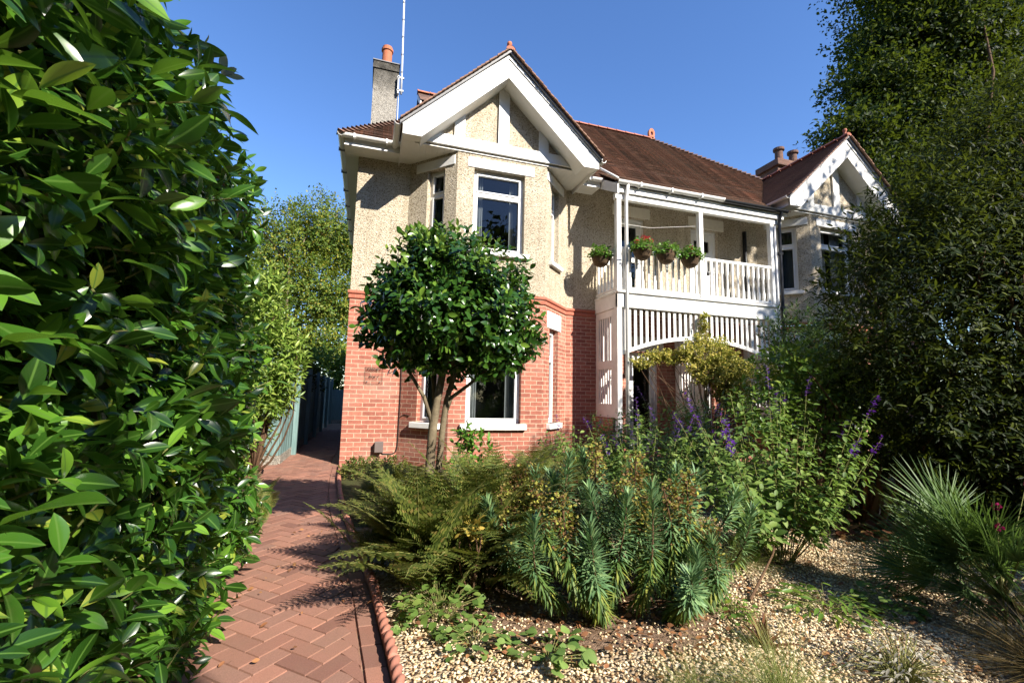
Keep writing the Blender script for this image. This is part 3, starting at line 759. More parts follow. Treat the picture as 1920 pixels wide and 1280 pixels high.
# ---- main roof
ez, ey = 4.49, 8.12
RL, RR = Vector((2.95, 11.3, 7.78)), Vector((7.75, 11.3, 7.78))
EL_, ER_ = Vector((-.70, ey, ez)), Vector((13.4, ey, ez))
mb = MB()
courses(mb, EL_, ER_, RR, RL, seed=8, jit=.003)
courses(mb, (-.70, 14.5, ez), EL_, RL, RL, seed=9, jit=.003)
mb.poly([(-.70, 14.5, ez), RL, RR, (13.4, 14.5, ez)]); mb.poly([(13.4, 14.5, ez), RR, ER_])
roof = mb.build('roof', 'roof_tile', house)
mb = MB(); ridge_caps(mb, RL + Vector((0, 0, .03)), RR + Vector((0, 0, .03))); mb.build('ridge_cap', 'clay_ridge', roof)
mb = MB(); hip_caps(mb, EL_, RL); mb.build('hip_cap', 'roof_tile', roof)
mb = MB(); hip_caps(mb, ER_, RR, step=.13, up=.055); mb.build('hip_cap', 'roof_tile_old', roof)
mb = MB()     # pierced ridge-end finial: an upright tile with a hole
p = RR + Vector((.02, 0, .1)); rr = [(.13, .17)]
n = 14
for i in range(n):
    a0, a1 = 2 * math.pi * i / n, 2 * math.pi * (i + 1) / n
    q = [(p.x + r * math.cos(a) * .8, p.z + .08 + r * math.sin(a) * 1.25) for r, a in ((.05, a0), (.13, a0), (.13, a1), (.05, a1))]
    mb.slab([(x, p.y - .04, z) for x, z in q], (0, .08, 0))
mb.box(p.x - .1, p.x + .1, p.y - .04, p.y + .04, p.z - .12, p.z - .03)
mb.build('ridge_finial', 'terracotta', roof)
# balcony roof apron
mb = MB(); courses(mb, (4.42, 7.52, 4.17), (8.72, 7.52, 4.17), (8.72, 8.5, 4.83), (4.42, 8.5, 4.83), seed=12, jit=.003)
mb.build('balcony_roof', 'roof_tile', roof)
# main eaves left of the gable and the short piece right of it
def eave(x0, x1, gut=True, endl=False):
    mb = MB(); mb.box(x0, x1, ey + .10, ey + .125, 4.345, 4.49); mb.build('fascia', 'white_paint', house)
    mb = MB(); mb.box(x0 + .02, x1, ey + .126, WY + .1, 4.352, 4.362); mb.build('soffit', 'soffit_white', house)
    if gut:
        mb = MB(); mb.sweep([(x0 - .04, ey + .03), (x1, ey + .03)], half_round(.06, 4.50)); mb.build('gutter', 'gutter_white', house)
        mb = MB()
        for x in np.arange(x0 + .15, x1, .55): mb.box(x, x + .03, ey - .036, ey + .10, 4.43, 4.51)
        mb.build('gutter_bracket', 'gutter_white', house)
eave(-.62, .33); eave(3.95, 4.40)
mb = MB(); mb.box(-.62, -.595, ey + .125, 14.4, 4.345, 4.49); mb.build('fascia', 'white_paint', house)
mb = MB(); mb.box(-.594, -.38, WY + .101, 14.4, 4.352, 4.362); mb.build('soffit', 'soffit_white', house)
mb = MB(); mb.sweep([(-.675, 14.4), (-.675, ey - .02)], half_round(.06, 4.50)); mb.build('gutter', 'gutter_white', house)
mb = MB()
for y in np.arange(ey + .5, 14, .9): mb.box(-.74, -.595, y, y + .03, 4.425, 4.515)
mb.build('gutter_bracket', 'lead_grey', house)
# white pipe carrying the gable gutter down on to the apron, verge board of the apron
mb = MB(); mb.tube([(4.03, 8.30, 4.50), (4.05, 8.26, 4.92), (4.40, 7.62, 4.32), (4.44, 7.56, 4.26)], .026, n=10); mb.build('downpipe', 'gutter_white', house, smooth=True)
mb = MB(); mb.slab([(4.42, 7.55, 3.95), (4.42, 8.36, 4.40), (4.42, 8.36, 4.62), (4.42, 7.55, 4.15)], (.03, 0, 0)); mb.build('verge_board', 'white_paint', house)
# ---- chimney
mb = MB(); mb.box(-.24, .28, 9.8, 10.5, 4.6, 7.05); mb.box(-.265, .305, 9.775, 10.525, 7.05, 7.14); mb.box(-.25, .29, 9.79, 10.51, 7.14, 7.22)
ch = mb.build('chimney', 'stack_render', roof)
mb = MB(); mb.lathe((.02, 9.95, 7.22), [(.115, 0), (.12, .06), (.108, .08), (.105, .36), (.128, .37), (.128, .42), (.108, .43), (.108, .47), (.08, .47), (.08, .0)], 18)
mb.build('chimney_pot', 'terracotta', ch, smooth=False)
mb = MB(); mb.box(-.27, .31, 9.77, 10.53, 7.224, 7.245); mb.build('flaunching', 'lead_grey', ch)
# ---- dormer ridge behind
mb = MB()
dz, dyy = 7.42, 10.9
mb.poly([(.80, dyy, dz), (3.2, dyy, dz), (3.2, dyy - .9, dz - .75), (.80, dyy - .9, dz - .75)]); mb.poly([(.80, dyy, dz), (3.2, dyy, dz), (3.2, dyy + .9, dz - .75), (.80, dyy + .9, dz - .75)])
dm = mb.build('dormer_roof', 'roof_tile', roof)
mb = MB(); mb.slab([(.86, dyy - .8, 5.0), (.86, dyy + .8, 5.0), (.86, dyy + .8, dz - .72), (.86, dyy, dz - .06), (.86, dyy - .8, dz - .72)], (2.0, 0, 0)); mb.build('dormer_wall', 'lead_grey', roof)
mb = MB(); mb.slab([(.79, dyy - .92, dz - .80), (.79, dyy, dz - .03), (.79, dyy, dz - .16), (.79, dyy - .92, dz - .93)], (.03, 0, 0)); mb.build('barge_board', 'white_paint', dm)
mb = MB(); ridge_caps(mb, (.78, dyy, dz + .03), (3.2, dyy, dz + .03)); mb.build('ridge_cap', 'terracotta', dm)
# ---- balcony and porch
BX0, BXM, BX1, BY = 4.52, 6.45, 8.33, 7.72
for x, wd in ((BX0, .10), (BXM, .10), (BX1, .11)):
    mb = MB(); mb.box(x - wd / 2, x + wd / 2, BY - .05, BY + .05, GZ, 3.90); mb.build('balcony_post', 'white_paint', house, bevel=.008)
mb = MB(); mb.box(BX0 - .08, 8.60, BY - .055, BY + .045, 3.90, 4.02); mb.build('balcony_beam', 'white_paint', house, bevel=.008)
mb = MB(); mb.box(BX0 - .08, 8.62, BY - .10, BY - .06, 4.022, 4.15); mb.build('fascia', 'white_paint', house)
mb = MB(); mb.slab([(BX0 - .08, BY - .05, 4.15), (8.8, BY - .05, 4.15), (8.8, WY - .002, 4.74), (BX0 - .08, WY - .002, 4.74)], (0, 0, .02)); mb.build('balcony_ceiling', 'white_paint', house)
mb = MB(); mb.sweep([(BX0 - .10, BY - .165), (6.93, BY - .165)], half_round(.062, 4.215)); 
for x in np.arange(4.9, 6.9, .72): mb.box(x, x + .03, BY - .235, BY - .10, 4.14, 4.225)
mb.sweep([(6.90, BY - .165), (6.935, BY - .165)], half_round(.068, 4.217)); mb.build('gutter', 'gutter_white', house)
mb = MB(); mb.sweep([(6.94, BY - .165), (8.66, BY - .165)], half_round(.055, 4.20)); mb.build('gutter', 'black_iron', house)
mb = MB(); mb.box(BX0 - .05, BX1 + .06, BY - .06, BY + .02, 1.745, 2.02); mb.build('floor_beam', 'white_paint', house, bevel=.006)
mb = MB(); mb.box(BX0 - .07, BX1 + .08, BY - .10, BY + .03, 2.022, 2.065); mb.build('floor_moulding', 'white_paint', house, bevel=.012)
mb = MB(); mb.box(BX0 + .03, BX1 - .03, BY + .031, WY - .002, 1.93, 2.01); mb.build('balcony_floor', 'white_paint', house)
mb = MB(); mb.box(BX0 - .04, BX0 + .02, BY + .052, WY - .002, 1.745, 2.02); mb.build('floor_beam', 'white_paint', house)
mb = MB(); mb.box(BX0 - .055, BX0 + .03, BY + .052, WY - .002, 2.022, 2.06); mb.build('floor_moulding', 'white_paint', house, bevel=.008)
mb = MB()
for a, b, h in ((.024, 0, .20), (.015, .23, .47), (.024, .50, .71)): pass
prof = [(.030, 0), (.030, .16), (.020, .20), (.019, .46), (.030, .50), (.030, .73)]
for i, (r, z) in enumerate(prof): mb.v += [(-r * .8, -r * .8, z), (r * .8, -r * .8, z), (r * .8, r * .8, z), (-r * .8, r * .8, z)]
for i in range(len(prof) - 1):
    for j in range(4): mb.f.append((i * 4 + j, i * 4 + (j + 1) % 4, i * 4 + 4 + (j + 1) % 4, i * 4 + 4 + j)); mb.m.append(0)
bal_o = mb.build('baluster', 'white_paint'); BALM = bal_o.data; bpy.data.objects.remove(bal_o)
def railing(p0, p1, n):
    p0, p1 = Vector(p0), Vector(p1); d = (p1 - p0); F = Fr(p0[:2], p1[:2])
    mb = MB(); F.box(mb, 0, F.L, -.035, .035, 2.885, 2.945); F.box(mb, 0, F.L, -.03, .03, 2.10, 2.155)
    r = mb.build('railing', 'white_paint', house, bevel=.008)
    b = base_of(house)
    for i in range(n):
        q = p0 + d * ((i + .5) / n); o = bpy.data.objects.new('baluster', BALM); COL.objects.link(o); o.parent = r
        o.location = (q.x - b.x, q.y - b.y, 2.155 - b.z)
        o.rotation_euler = (0, 0, math.atan2(d.y, d.x))
railing((BX0 + .05, BY, 0), (BXM - .05, BY, 0), 13); railing((BXM + .05, BY, 0), (BX1 - .055, BY, 0), 13); railing((BX0, WY - .01, 0), (BX0, BY + .05, 0), 6)
# fretwork arch: slats hanging from the floor beam to a cambered rail
archz = lambda x: 0.80 + .40 * (1 - ((x - 6.43) / 1.9) ** 2)
mb = MB()
xs = np.linspace(BX0 + .05, BX1 - .05, 33)
for a, b in zip(xs, xs[1:]):
    if b < BXM - .04 or a > BXM + .04 or True:
        mb.slab([(a, BY - .025, archz(a)), (b, BY - .025, archz(b)), (b, BY - .025, archz(b) + .075), (a, BY - .025, archz(a) + .075)], (0, .05, 0))
rail = mb.build('arch_rail', 'white_paint', house)
n = 29
for i in range(n):
    x = BX0 + .05 + (BX1 - BX0 - .1) * (i + .5) / n
    if abs(x - BXM) < .07: continue
    mb = MB(); mb.box(x - .028, x + .028, BY - .012, BY + .012, archz(x) + .03, 1.75); mb.build('slat', 'white_paint', rail)
def side_panel(x):
    mb = MB(); y0, y1 = BY + .055, WY - .01; X0, X1 = x - .02, x + .02
    mb.box(X0, X1, y0, y0 + .13, -.36, 1.74); mb.box(X0, X1, y1 - .13, y1, -.36, 1.74)
    for a, b in ((-.36, -.10), (.58, .74), (1.60, 1.74)): mb.box(X0, X1, y0 + .13, y1 - .13, a, b)
    pn = mb.build('porch_panel', 'white_paint', house)
    for a, b in ((-.10, .58), (.74, 1.60)):
        for i in range(6):
            y = y0 + .13 + (y1 - y0 - .26) * (i + .5) / 6
            mb = MB(); mb.box(x - .012, x + .012, y - .026, y + .026, a, b); mb.build('slat', 'white_paint', pn)
    mb = MB(); mb.box(x - .1, x + .1, y0 - .0, y1, GZ - .05, -.362); mb.build('dwarf_wall', 'brick', house)
for x in (BX0, BXM - .0, BX1): side_panel(x)
mb = MB(); mb.box(4.62, 8.23, BY + .1, WY - .01, GZ - .05, GZ + .12); mb.build('porch_floor', 'edging_clay', house)
# pipes
mb = MB(); mb.tube([(4.655, BY - .165, 4.17), (4.655, BY - .12, 4.02), (4.655, BY - .09, 3.9), (4.655, BY - .09, GZ)], .034, n=12)
mb.build('downpipe', 'gutter_white', house, smooth=True)
mb = MB(); mb.tube([(8.50, BY - .165, 4.16), (8.485, BY - .125, 4.03), (8.48, BY - .10, 3.92), (8.48, BY - .09, GZ)], .034, n=12)
for z in (3.2, 2.0, 1.2, .2): mb.box(8.43, 8.53, BY - .13, BY - .05, z, z + .06)
mb.build('downpipe', 'black_iron', house, smooth=False)
mb = MB(); mb.tube([(8.38, BY - .07, 3.85), (8.39, BY - .075, 2.0), (8.39, BY - .075, GZ)], .022, n=10); mb.build('downpipe', 'gutter_white', house, smooth=True)
mb = MB(); mb.tube([(8.42, WY - .06, 4.03), (8.42, WY - .06, 2.0)], .045, n=10); mb.build('downpipe', 'black_iron', house, smooth=True)
# ---- neighbouring house
DX = 8.27
u2, l2, (N0, N1, N2, N3) = bay(neigh, DX, False)
FN = Fr((N3, WY), (15.0, WY)); panel(u2, FN, ZS - .02, ZT, []); panel(l2, FN, GZ - .1, ZB + .02, [])
u2.build('rendered_wall', 'pebbledash', neigh); l2.build('brick_wall', 'brick', neigh)
stringcourse(neigh, [(8.5, WY), (N0, WY), (N1, FY), (N2, FY), (N3, WY), (15, WY)])
gable(neigh, DX, 'roof_tile_old', False)
mb = MB(); mb.box(12.2, 13.6, 10.9, 11.6, 5.5, 7.55); mb.box(12.1, 13.7, 10.8, 11.7, 7.55, 7.75)
nc = mb.build('chimney', 'roof_tile_old', neigh)
for x in (12.6, 13.2):
    mb = MB(); mb.lathe((x, 11.2, 7.75), [(.14, 0), (.13, .08), (.12, .5), (.17, .52), (.17, .6), (.10, .62), (.10, 0)], 14); mb.build('chimney_pot', 'roof_tile_old', nc)
# ------------------------------------------------------------------ things fixed to the house
t = thing('television_aerial', 'tall thin silver aerial mast clamped to the grey chimney', 'aerial', (.36, 9.75, 6.5))
mb = MB(); mb.tube([(.355, 9.72, 6.50), (.345, 9.72, 7.2), (.30, 9.72, 9.3)], .021, n=10); pole = mb.build('mast', 'alu', t, smooth=True)
mb = MB()
for z in np.arange(7.0, 9.3, .42): mb.tube([(.355 - .055 * (z - 6.5) / 2.8, 9.72, z), (.355 - .055 * (z - 6.5) / 2.8, 9.72, z + .03)], .026, n=10)
mb.build('cable_tie', 'lead_grey', pole)
mb = MB()
for z in (6.56, 6.86): mb.box(.26, .40, 9.70, 9.74, z, z + .035); 
mb.box(.27, .30, 9.70, 9.81, 6.5, 6.92)
mb.build('bracket', 'alu', t)
mb = MB(); mb.tube([(.30, 9.77, 6.75), (.31, 9.79, 5.9), (.31, 9.79, 4.9)], .008, n=6); mb.build('cable', 'gutter_white', t)
t = thing('socket_box', 'small taupe weatherproof box with a dark cable on the brick wall', 'socket box', (.26, 8.6, -.92))
mb = MB(); mb.box(.19, .325, 8.49, 8.597, -1.01, -.835); mb.build('body', 'taupe_plastic', t, bevel=.012)
mb = MB(); mb.box(.185, .33, 8.478, 8.489, -1.015, -.83); mb.build('lid', 'taupe_plastic', t, bevel=.006)
mb = MB(); mb.tube([(.30, 8.58, -1.01), (.33, 8.585, -1.05), (.48, 8.585, -1.055), (.55, 8.585, -1.02), (.575, 8.58, -.9), (.585, 8.575, .1), (.575, 8.575, .6), (.58, 8.575, 1.6)], .009, n=6); mb.build('cable', 'black_cable', t)
mb = MB(); mb.tube([(.60, 8.545, -.40), (.66, 8.49, -.36), (.74, 8.40, -.38)], .007, n=6); mb.build('cable', 'black_cable', t)
t = thing('name_plate', 'clear plate with dark lettering screwed to the brick wall beside the passage', 'sign', (.11, 8.6, .31))
mb = MB(); mb.box(-.045, .255, 8.572, 8.576, .165, .465); mb.build('plate', 'perspex', t)
mb = MB()
for pts in (((-.045, .165), (.255, .165)), ((-.045, .465), (.255, .465)), ((-.045, .165), (-.045, .465)), ((.255, .165), (.255, .465))):
    mb.tube([(pts[0][0], 8.574, pts[0][1]), (pts[1][0], 8.574, pts[1][1])], .0025, n=4)
mb.build('plate_edge', 'sign_ink', t)
def text(body, x, z, size, parent):
    cu = bpy.data.curves.new('lettering', 'FONT'); cu.body = body; cu.size = size; cu.align_x = 'CENTER'; cu.extrude = .001; cu.shear = 0.25
    o = bpy.data.objects.new('tmp', cu); COL.objects.link(o)
    dg = bpy.context.evaluated_depsgraph_get(); me = bpy.data.meshes.new_from_object(o.evaluated_get(dg))
    bpy.data.objects.remove(o)
    q = link('lettering', me, 'sign_ink', parent); b = base_of(parent)
    q.location = (x - b.x, 8.570 - b.y, z - b.z); q.rotation_euler = (math.pi / 2, 0, 0); return q
text('FASNET', .105, .405, .07, t); text('RNF 7', .105, .275, .065, t)
for x in (-.005, .215):
    mb = MB(); mb.tube([(x, 8.568, .205), (x, 8.599, .205)], .009, n=10); mb.build('screw', 'lead_grey', t)
t = tag(MB.build((lambda m: (m.tube([(4.56, 7.78, 3.45), (5.4, 7.95, 3.52), (6.42, 7.74, 3.62)], .004, n=5), m)[1])(MB()), 'washing_line', 'gutter_white'), 'thin pale line strung between the balcony posts', 'line')
# ------------------------------------------------------------------ vegetation helpers
UP = np.array([0., 0., 1.])
def nrmz(a): return a / np.maximum(np.linalg.norm(a, axis=-1, keepdims=True), 1e-9)
def tpl_leaf(n=4, w=.36, fold=.25, curl=.15, wide=.45, wave=0.0):
    """unit leaf along +x, midrib fold, tip curling down; returns verts, quads/tris, uv"""
    V = [(0, 0, 0)]; U = [(0, .5)]; F = []
    for i in range(1, n):
        t = i / n
        tt = t ** (math.log(.5) / math.log(wide))
        h = w / 2 * math.sin(math.pi * tt) ** .85
        z = -curl * t * t + wave * math.sin(t * 9)
        V += [(t, h, z + fold * h), (t, 0, z), (t, -h, z + fold * h)]; U += [(t, .5 + h / w), (t, .5), (t, .5 - h / w)]
    V.append((1, 0, -curl)); U.append((1, .5))
    F += [(0, 2, 1), (0, 3, 2)]
    for i in range(n - 2):
        a = 1 + 3 * i
        F += [(a, a + 1, a + 4, a + 3), (a + 1, a + 2, a + 5, a + 4)]
    a = 1 + 3 * (n - 2); e = len(V) - 1
    F += [(a, a + 1, e), (a + 1, a + 2, e)]
    return np.array(V, float), F, np.array(U, float)
def tpl_blade(n=3, w=.03, curl=.3):
    V = []; U = []; F = []
    for i in range(n):
        t = i / n; h = w / 2 * (1 - t * .75); z = -curl * t * t
        V += [(t, h, z + h * .6), (t, -h, z + h * .6)]; U += [(t, 1), (t, 0)]
    V.append((1, 0, -curl)); U.append((1, .5))
    for i in range(n - 1): F.append((2 * i, 2 * i + 1, 2 * i + 3, 2 * i + 2))
    F.append((2 * n - 2, 2 * n - 1, 2 * n)); return np.array(V, float), F, np.array(U, float)
def tpl_pinna(n=8, w=.28):
    """a fern pinna: a rib with small lobes either side"""
    V = []; U = []; F = []
    for i in range(n):
        t0, t1 = i / n, (i + .78) / n; L = w / 2 * (1 - (i / n) ** 1.6) + .015
        for s in (1, -1):
            k = len(V); V += [(t0, 0, 0), (t0 + .25 / n + L * .25, s * L, -.05 * L), (t1 + L * .22, s * L * .55, 0), (t1, 0, 0)]
            U += [(0, 0)] * 4; F.append((k, k + 1, k + 2, k + 3) if s < 0 else (k + 3, k + 2, k + 1, k))
    return np.array(V, float), F, np.array(U, float)
QUAD = (np.array([(0, 0, 0), (.5, .30, .08), (1, 0, -.08), (.5, -.30, .08)], float), [(0, 3, 2), (0, 2, 1)], np.array([(0, .5), (.5, 1), (1, .5), (.5, 0)], float))
def scatter(name, tpl, pos, d, nrm, s, mat, parent, wid=None, smooth=False, kind=None):
    V, F, U = tpl
    pos = np.asarray(pos, float); n = len(pos)
    d = nrmz(np.asarray(d, float)); z = np.asarray(nrm, float)
    z = z - d * (z * d).sum(1, keepdims=True)
    bad = np.linalg.norm(z, axis=1) < 1e-4
    z[bad] = np.cross(d[bad], np.array([1., .3, .2]))
    z = nrmz(z); y = np.cross(z, d)
    s = np.broadcast_to(np.asarray(s, float), (n,))[:, None, None]
    wv = 1.0 if wid is None else np.asarray(wid, float)[:, None, None]
    P = pos[:, None, :] + s * (V[None, :, 0:1] * d[:, None, :] + wv * V[None, :, 1:2] * y[:, None, :] + V[None, :, 2:3] * z[:, None, :])
    b = base_of(parent); P = P - np.array([b.x, b.y, b.z])
    m = len(V); Vt = P.reshape(-1, 3)
    lt = np.array([len(f) for f in F]); flat = np.concatenate([np.array(f) for f in F])
    L = (flat[None, :] + (np.arange(n) * m)[:, None]).reshape(-1)
    tot = np.tile(lt, n); st = np.concatenate([[0], np.cumsum(tot)[:-1]])
    me = bpy.data.meshes.new(name)
    me.vertices.add(len(Vt)); me.vertices.foreach_set('co', Vt.astype(np.float32).ravel())
    me.loops.add(len(L)); me.loops.foreach_set('vertex_index', L.astype(np.int32))
    me.polygons.add(len(tot)); me.polygons.foreach_set('loop_start', st.astype(np.int32)); me.polygons.foreach_set('loop_total', tot.astype(np.int32))
    uvl = me.uv_layers.new(name='UVMap')
    uvl.data.foreach_set('uv', np.tile(U, (n, 1))[L].astype(np.float32).ravel())
    me.update(calc_edges=True)
    o = link(name, me, mat, parent, smooth)
    if kind: o['kind'] = kind
    return o
def rvec(rng, n): return nrmz(rng.normal(size=(n, 3)))
def blobs(rng, bl, n, shell=.75, up=.25, flat=0.0):
    """points near the surface of ellipsoids [(centre, radii)], with outward directions"""
    vol = np.array([b[1][0] * b[1][1] + b[1][1] * b[1][2] + b[1][0] * b[1][2] for b in bl]); vol = vol / vol.sum()
    P, D = [], []
    for (c, r), q in zip(bl, vol):
        k = max(1, int(n * q)); u = rvec(rng, k)
        rad = 1 - (1 - shell) * rng.random(k) ** 1.4
        rad *= 1 + .10 * np.sin(u[:, 0] * 7 + c[0] * 3) * np.sin(u[:, 2] * 6 + c[1]) + .06 * rng.normal(size=k)
        P.append(np.array(c) + u * np.array(r) * rad[:, None]); D.append(nrmz(u / np.array(r)))
    P = np.concatenate(P); D = np.concatenate(D)
    return P, nrmz(D + UP * up + .35 * rng.normal(size=D.shape))
def shoots(rng, P, D, k, length, a0=75, a1=28, upn=.5):
    """k leaves spiralling along a shoot that ends at P pointing along D"""
    n = len(P); ref = rvec(rng, n); e1 = nrmz(np.cross(D, ref)); e2 = np.cross(D, e1); ph = rng.random(n) * 6.28
    out = [[], [], []]
    for j in range(k):
        t = j / max(1, k - 1)
        p = P - D * (length * (1 - t)) if np.isscalar(length) else P - D * (length[:, None] * (1 - t))
        az = ph + j * 2.4 + rng.normal(size=n) * .25; a = np.radians(a0 + (a1 - a0) * t + rng.normal(size=n) * 9)
        e = e1 * np.cos(az)[:, None] + e2 * np.sin(az)[:, None]
        out[0].append(p); out[1].append(D * np.cos(a)[:, None] + e * np.sin(a)[:, None]); out[2].append(D + UP * upn + .15 * rng.normal(size=(n, 3)))
    return [np.concatenate(o) for o in out]
def limbs(rng, mb, base, tips, r0, n=7, wob=.06, m=0, rt=.004):
    for t in tips:
        b, t = np.array(base, float), np.array(t, float); L = np.linalg.norm(t - b); pts = []
        off = rng.normal(size=3) * wob * L
        for i in range(6):
            u = i / 5; pts.append(b + (t - b) * u + off * math.sin(u * math.pi) + rng.normal(size=3) * wob * .15 * L * (0 < i < 5))
        mb.tube(pts, r0, rt, n, m)
T_LAUREL = tpl_leaf(8, .40, .30, .20, .54)
T_LAUREL2 = tpl_leaf(5, .34, .22, .10, .5)
T_OVAL = tpl_leaf(4, .52, .3, .15, .48)
T_LANCE = tpl_leaf(4, .26, .3, .2, .42)
T_ROUND = tpl_leaf(4, .85, .15, .15, .5)
T_NARROW = tpl_leaf(3, .12, .3, .18, .5)
# ------------------------------------------------------------------ laurel hedge beside the path
def laurel_hedge():
    rng = np.random.default_rng(11)
    t = thing('laurel_hedge', 'tall glossy laurel hedge with big leaves growing beside the brick path', 'hedge', (-1.0, 2.2, GZ))
    top = 1.19; y0, y1 = -.5, 3.3
    yend = lambda z: 3.15 + .95 * np.clip((.1 - z) / 1.3, 0, 1)
    xf = lambda y: -.52 - .075 * y
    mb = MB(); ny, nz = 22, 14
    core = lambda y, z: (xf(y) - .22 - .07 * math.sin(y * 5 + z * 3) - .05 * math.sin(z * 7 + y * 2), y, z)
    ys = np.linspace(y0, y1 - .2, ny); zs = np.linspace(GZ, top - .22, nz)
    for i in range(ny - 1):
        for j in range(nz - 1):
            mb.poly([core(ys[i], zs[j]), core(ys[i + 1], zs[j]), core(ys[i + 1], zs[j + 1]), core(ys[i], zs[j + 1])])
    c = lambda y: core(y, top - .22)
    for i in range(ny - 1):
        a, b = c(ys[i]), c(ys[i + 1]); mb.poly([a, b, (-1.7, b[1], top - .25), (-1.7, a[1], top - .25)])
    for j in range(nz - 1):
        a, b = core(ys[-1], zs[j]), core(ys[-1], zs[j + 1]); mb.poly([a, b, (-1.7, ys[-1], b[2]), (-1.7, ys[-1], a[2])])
    # shoot tips over the face, the top and the far end
    def face(n, seed):
        z = GZ + .04 + (top - GZ) * rng.random(n); y = rng.random(n) * (yend(z) - y0) + y0
        bulge = .05 * np.sin(y * 4.1 + z * 2.3) + .05 * np.sin(z * 5.2 - y * 1.7) + .05 * np.sin(y * 13 + z * 4) * np.sin(z * 15 - y * 3) + .05 * (1 - ((z - GZ) / (top - GZ) * 2 - 1) ** 2)
        x = xf(y) + bulge - .07 + rng.random(n) * .13 - .13 * (rng.random(n) < .45)
        x -= .05 * np.clip((z - .5) / .6, 0, 1) ** 1.5
        lo_ = np.clip((GZ + .25 - z) / .25, 0, 1); x -= .05 * lo_
        return np.stack([x, y, z], 1), nrmz(np.stack([np.full(n, .8), rng.normal(size=n) * .45, .30 + rng.normal(size=n) * .45], 1))
    P, D = face(2700, 1)
    keep = np.linalg.norm(P, axis=1) > .50
    P, D = P[keep], D[keep]
    n = 800
    yt = rng.random(n) * (y1 - y0) + y0; xt = xf(yt) - .15 - rng.random(n) * .9
    Pt = np.stack([xt, yt, top - .06 + rng.random(n) * .12 + .05 * np.sin(yt * 7)], 1); Dt = nrmz(np.stack([rng.normal(size=n) * .4 + .15, rng.normal(size=n) * .4, np.full(n, 1.)], 1))
    n = 420
    ze = GZ + (top - GZ) * rng.random(n); Pe = np.stack([xf(yend(ze)) - .9 * rng.random(n), yend(ze) - .05 + .12 * rng.random(n), ze], 1)
    De = nrmz(np.stack([.3 + rng.normal(size=n) * .4, .9 + 0 * ze, .3 + rng.normal(size=n) * .4], 1))
    P = np.concatenate([P, Pt, Pe]); D = np.concatenate([D, Dt, De])
    p, d, nn = shoots(rng, P, D, 8, .13, 82, 30, .6)
    d = nrmz(d + np.array([0.1, 0, -.12]) + .18 * rng.normal(size=d.shape)); nn = nn + .35 * rng.normal(size=nn.shape)
    s = (.042 + .062 * rng.random(len(p)) ** .8) * (1 + .12 * rng.normal(size=len(p)))
    scatter('foliage', T_LAUREL, p, d, nn, s, 'laurel', t, smooth=True)
    # a few single big leaves close to the camera and the sprigs that break the outline
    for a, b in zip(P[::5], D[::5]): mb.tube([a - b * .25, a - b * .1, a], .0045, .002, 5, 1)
    mb.build('branch_core', ['hedge_core', 'green_stem'], t)  # dark sheet standing in for shade behind the leaves, plus the green stems
    mb = MB(); mb.tube([(-.66, 1.9, .85), (-.68, 2.1, .93), (-.71, 2.6, .98), (-.74, 3.3, 1.08), (-.78, 4.6, 1.2), (-.80, 5.9, 1.40)], .007, .002, 6)
    mb.build('bare_stem', 'twig', t)
    big = [((-.46, .82, -.187), (-.327, .751, -.12), .165), ((-.458, .769, .049), (-.356, .714, .083), .12), ((-.496, .797, .086), (-.386, .748, .048), .127), ((-.562, .908, .459), (-.40, .83, .436), .18), ((-.416, .946, .218), (-.326, .894, .204), .105)]
    
    for b_ in big: scatter('large_leaf', T_LAUREL, [b_[0]], [np.array(b_[1]) - np.array(b_[0])], [(.5, -.35, .75)], [b_[2]], 'laurel', t, smooth=True)
    # withered sprig on top
    pw = np.array([[-.585, 1.86, 1.17]] * 4); dw = np.array([[.0, .05, 1], [.35, .3, .6], [.45, .3, .25], [.2, .2, .35]])
    scatter('withered_leaf', tpl_leaf(7, .30, .5, .1, .5, .03), pw, dw, np.array([[.6, -1, .2]] * 4), [.105, .085, .09, .08], 'withered_leaf', t, smooth=True)
    Ps = np.array([[-.74, 3.05, 1.26], [-.72, 2.95, 1.19], [-.70, 2.8, 1.14]]); Ds = nrmz(np.array([[.2, .1, 1], [.5, .1, .8], [.5, 0, .6]]))
    p, d, nn = shoots(rng, Ps, Ds, 6, .10, 60, 18, .2)
    scatter('sprig', T_LAUREL, p, d, nn, .11, 'laurel', t, smooth=True)
laurel_hedge()
# ------------------------------------------------------------------ leafy blob shrubs and trees
def shrub(name, label, cat, base, bl, n, tpl, size, mat, k=6, slen=.12, seed=1, up=.35, shell=.6, trunk=True, a0=75, a1=30, group=None, stem='branches', smooth=False, r0=.02, droop=0.0):
    rng = np.random.default_rng(seed); t = thing(name, label, cat, base, group)
    P, D = blobs(rng, bl, n, shell, up)
    ok = P[:, 2] > GZ + .03; P, D = P[ok], D[ok]
    p, d, nn = shoots(rng, P, D, k, slen, a0, a1)
    d = d + np.array([0, 0, -droop])
    s = size * (1 + .22 * rng.normal(size=len(p))); s = np.clip(s, size * .5, size * 1.6)
    scatter('foliage', tpl, p, d, nn, s, mat, t, smooth=smooth)
    if trunk:
        mb = MB(); tips = [np.array(c) + np.array(r) * rvec(rng, 1)[0] * .7 for c, r in bl for _ in range(5)]
        limbs(rng, mb, base, tips, r0, 6); mb.build(stem, 'twig', t, smooth=True)
    return t
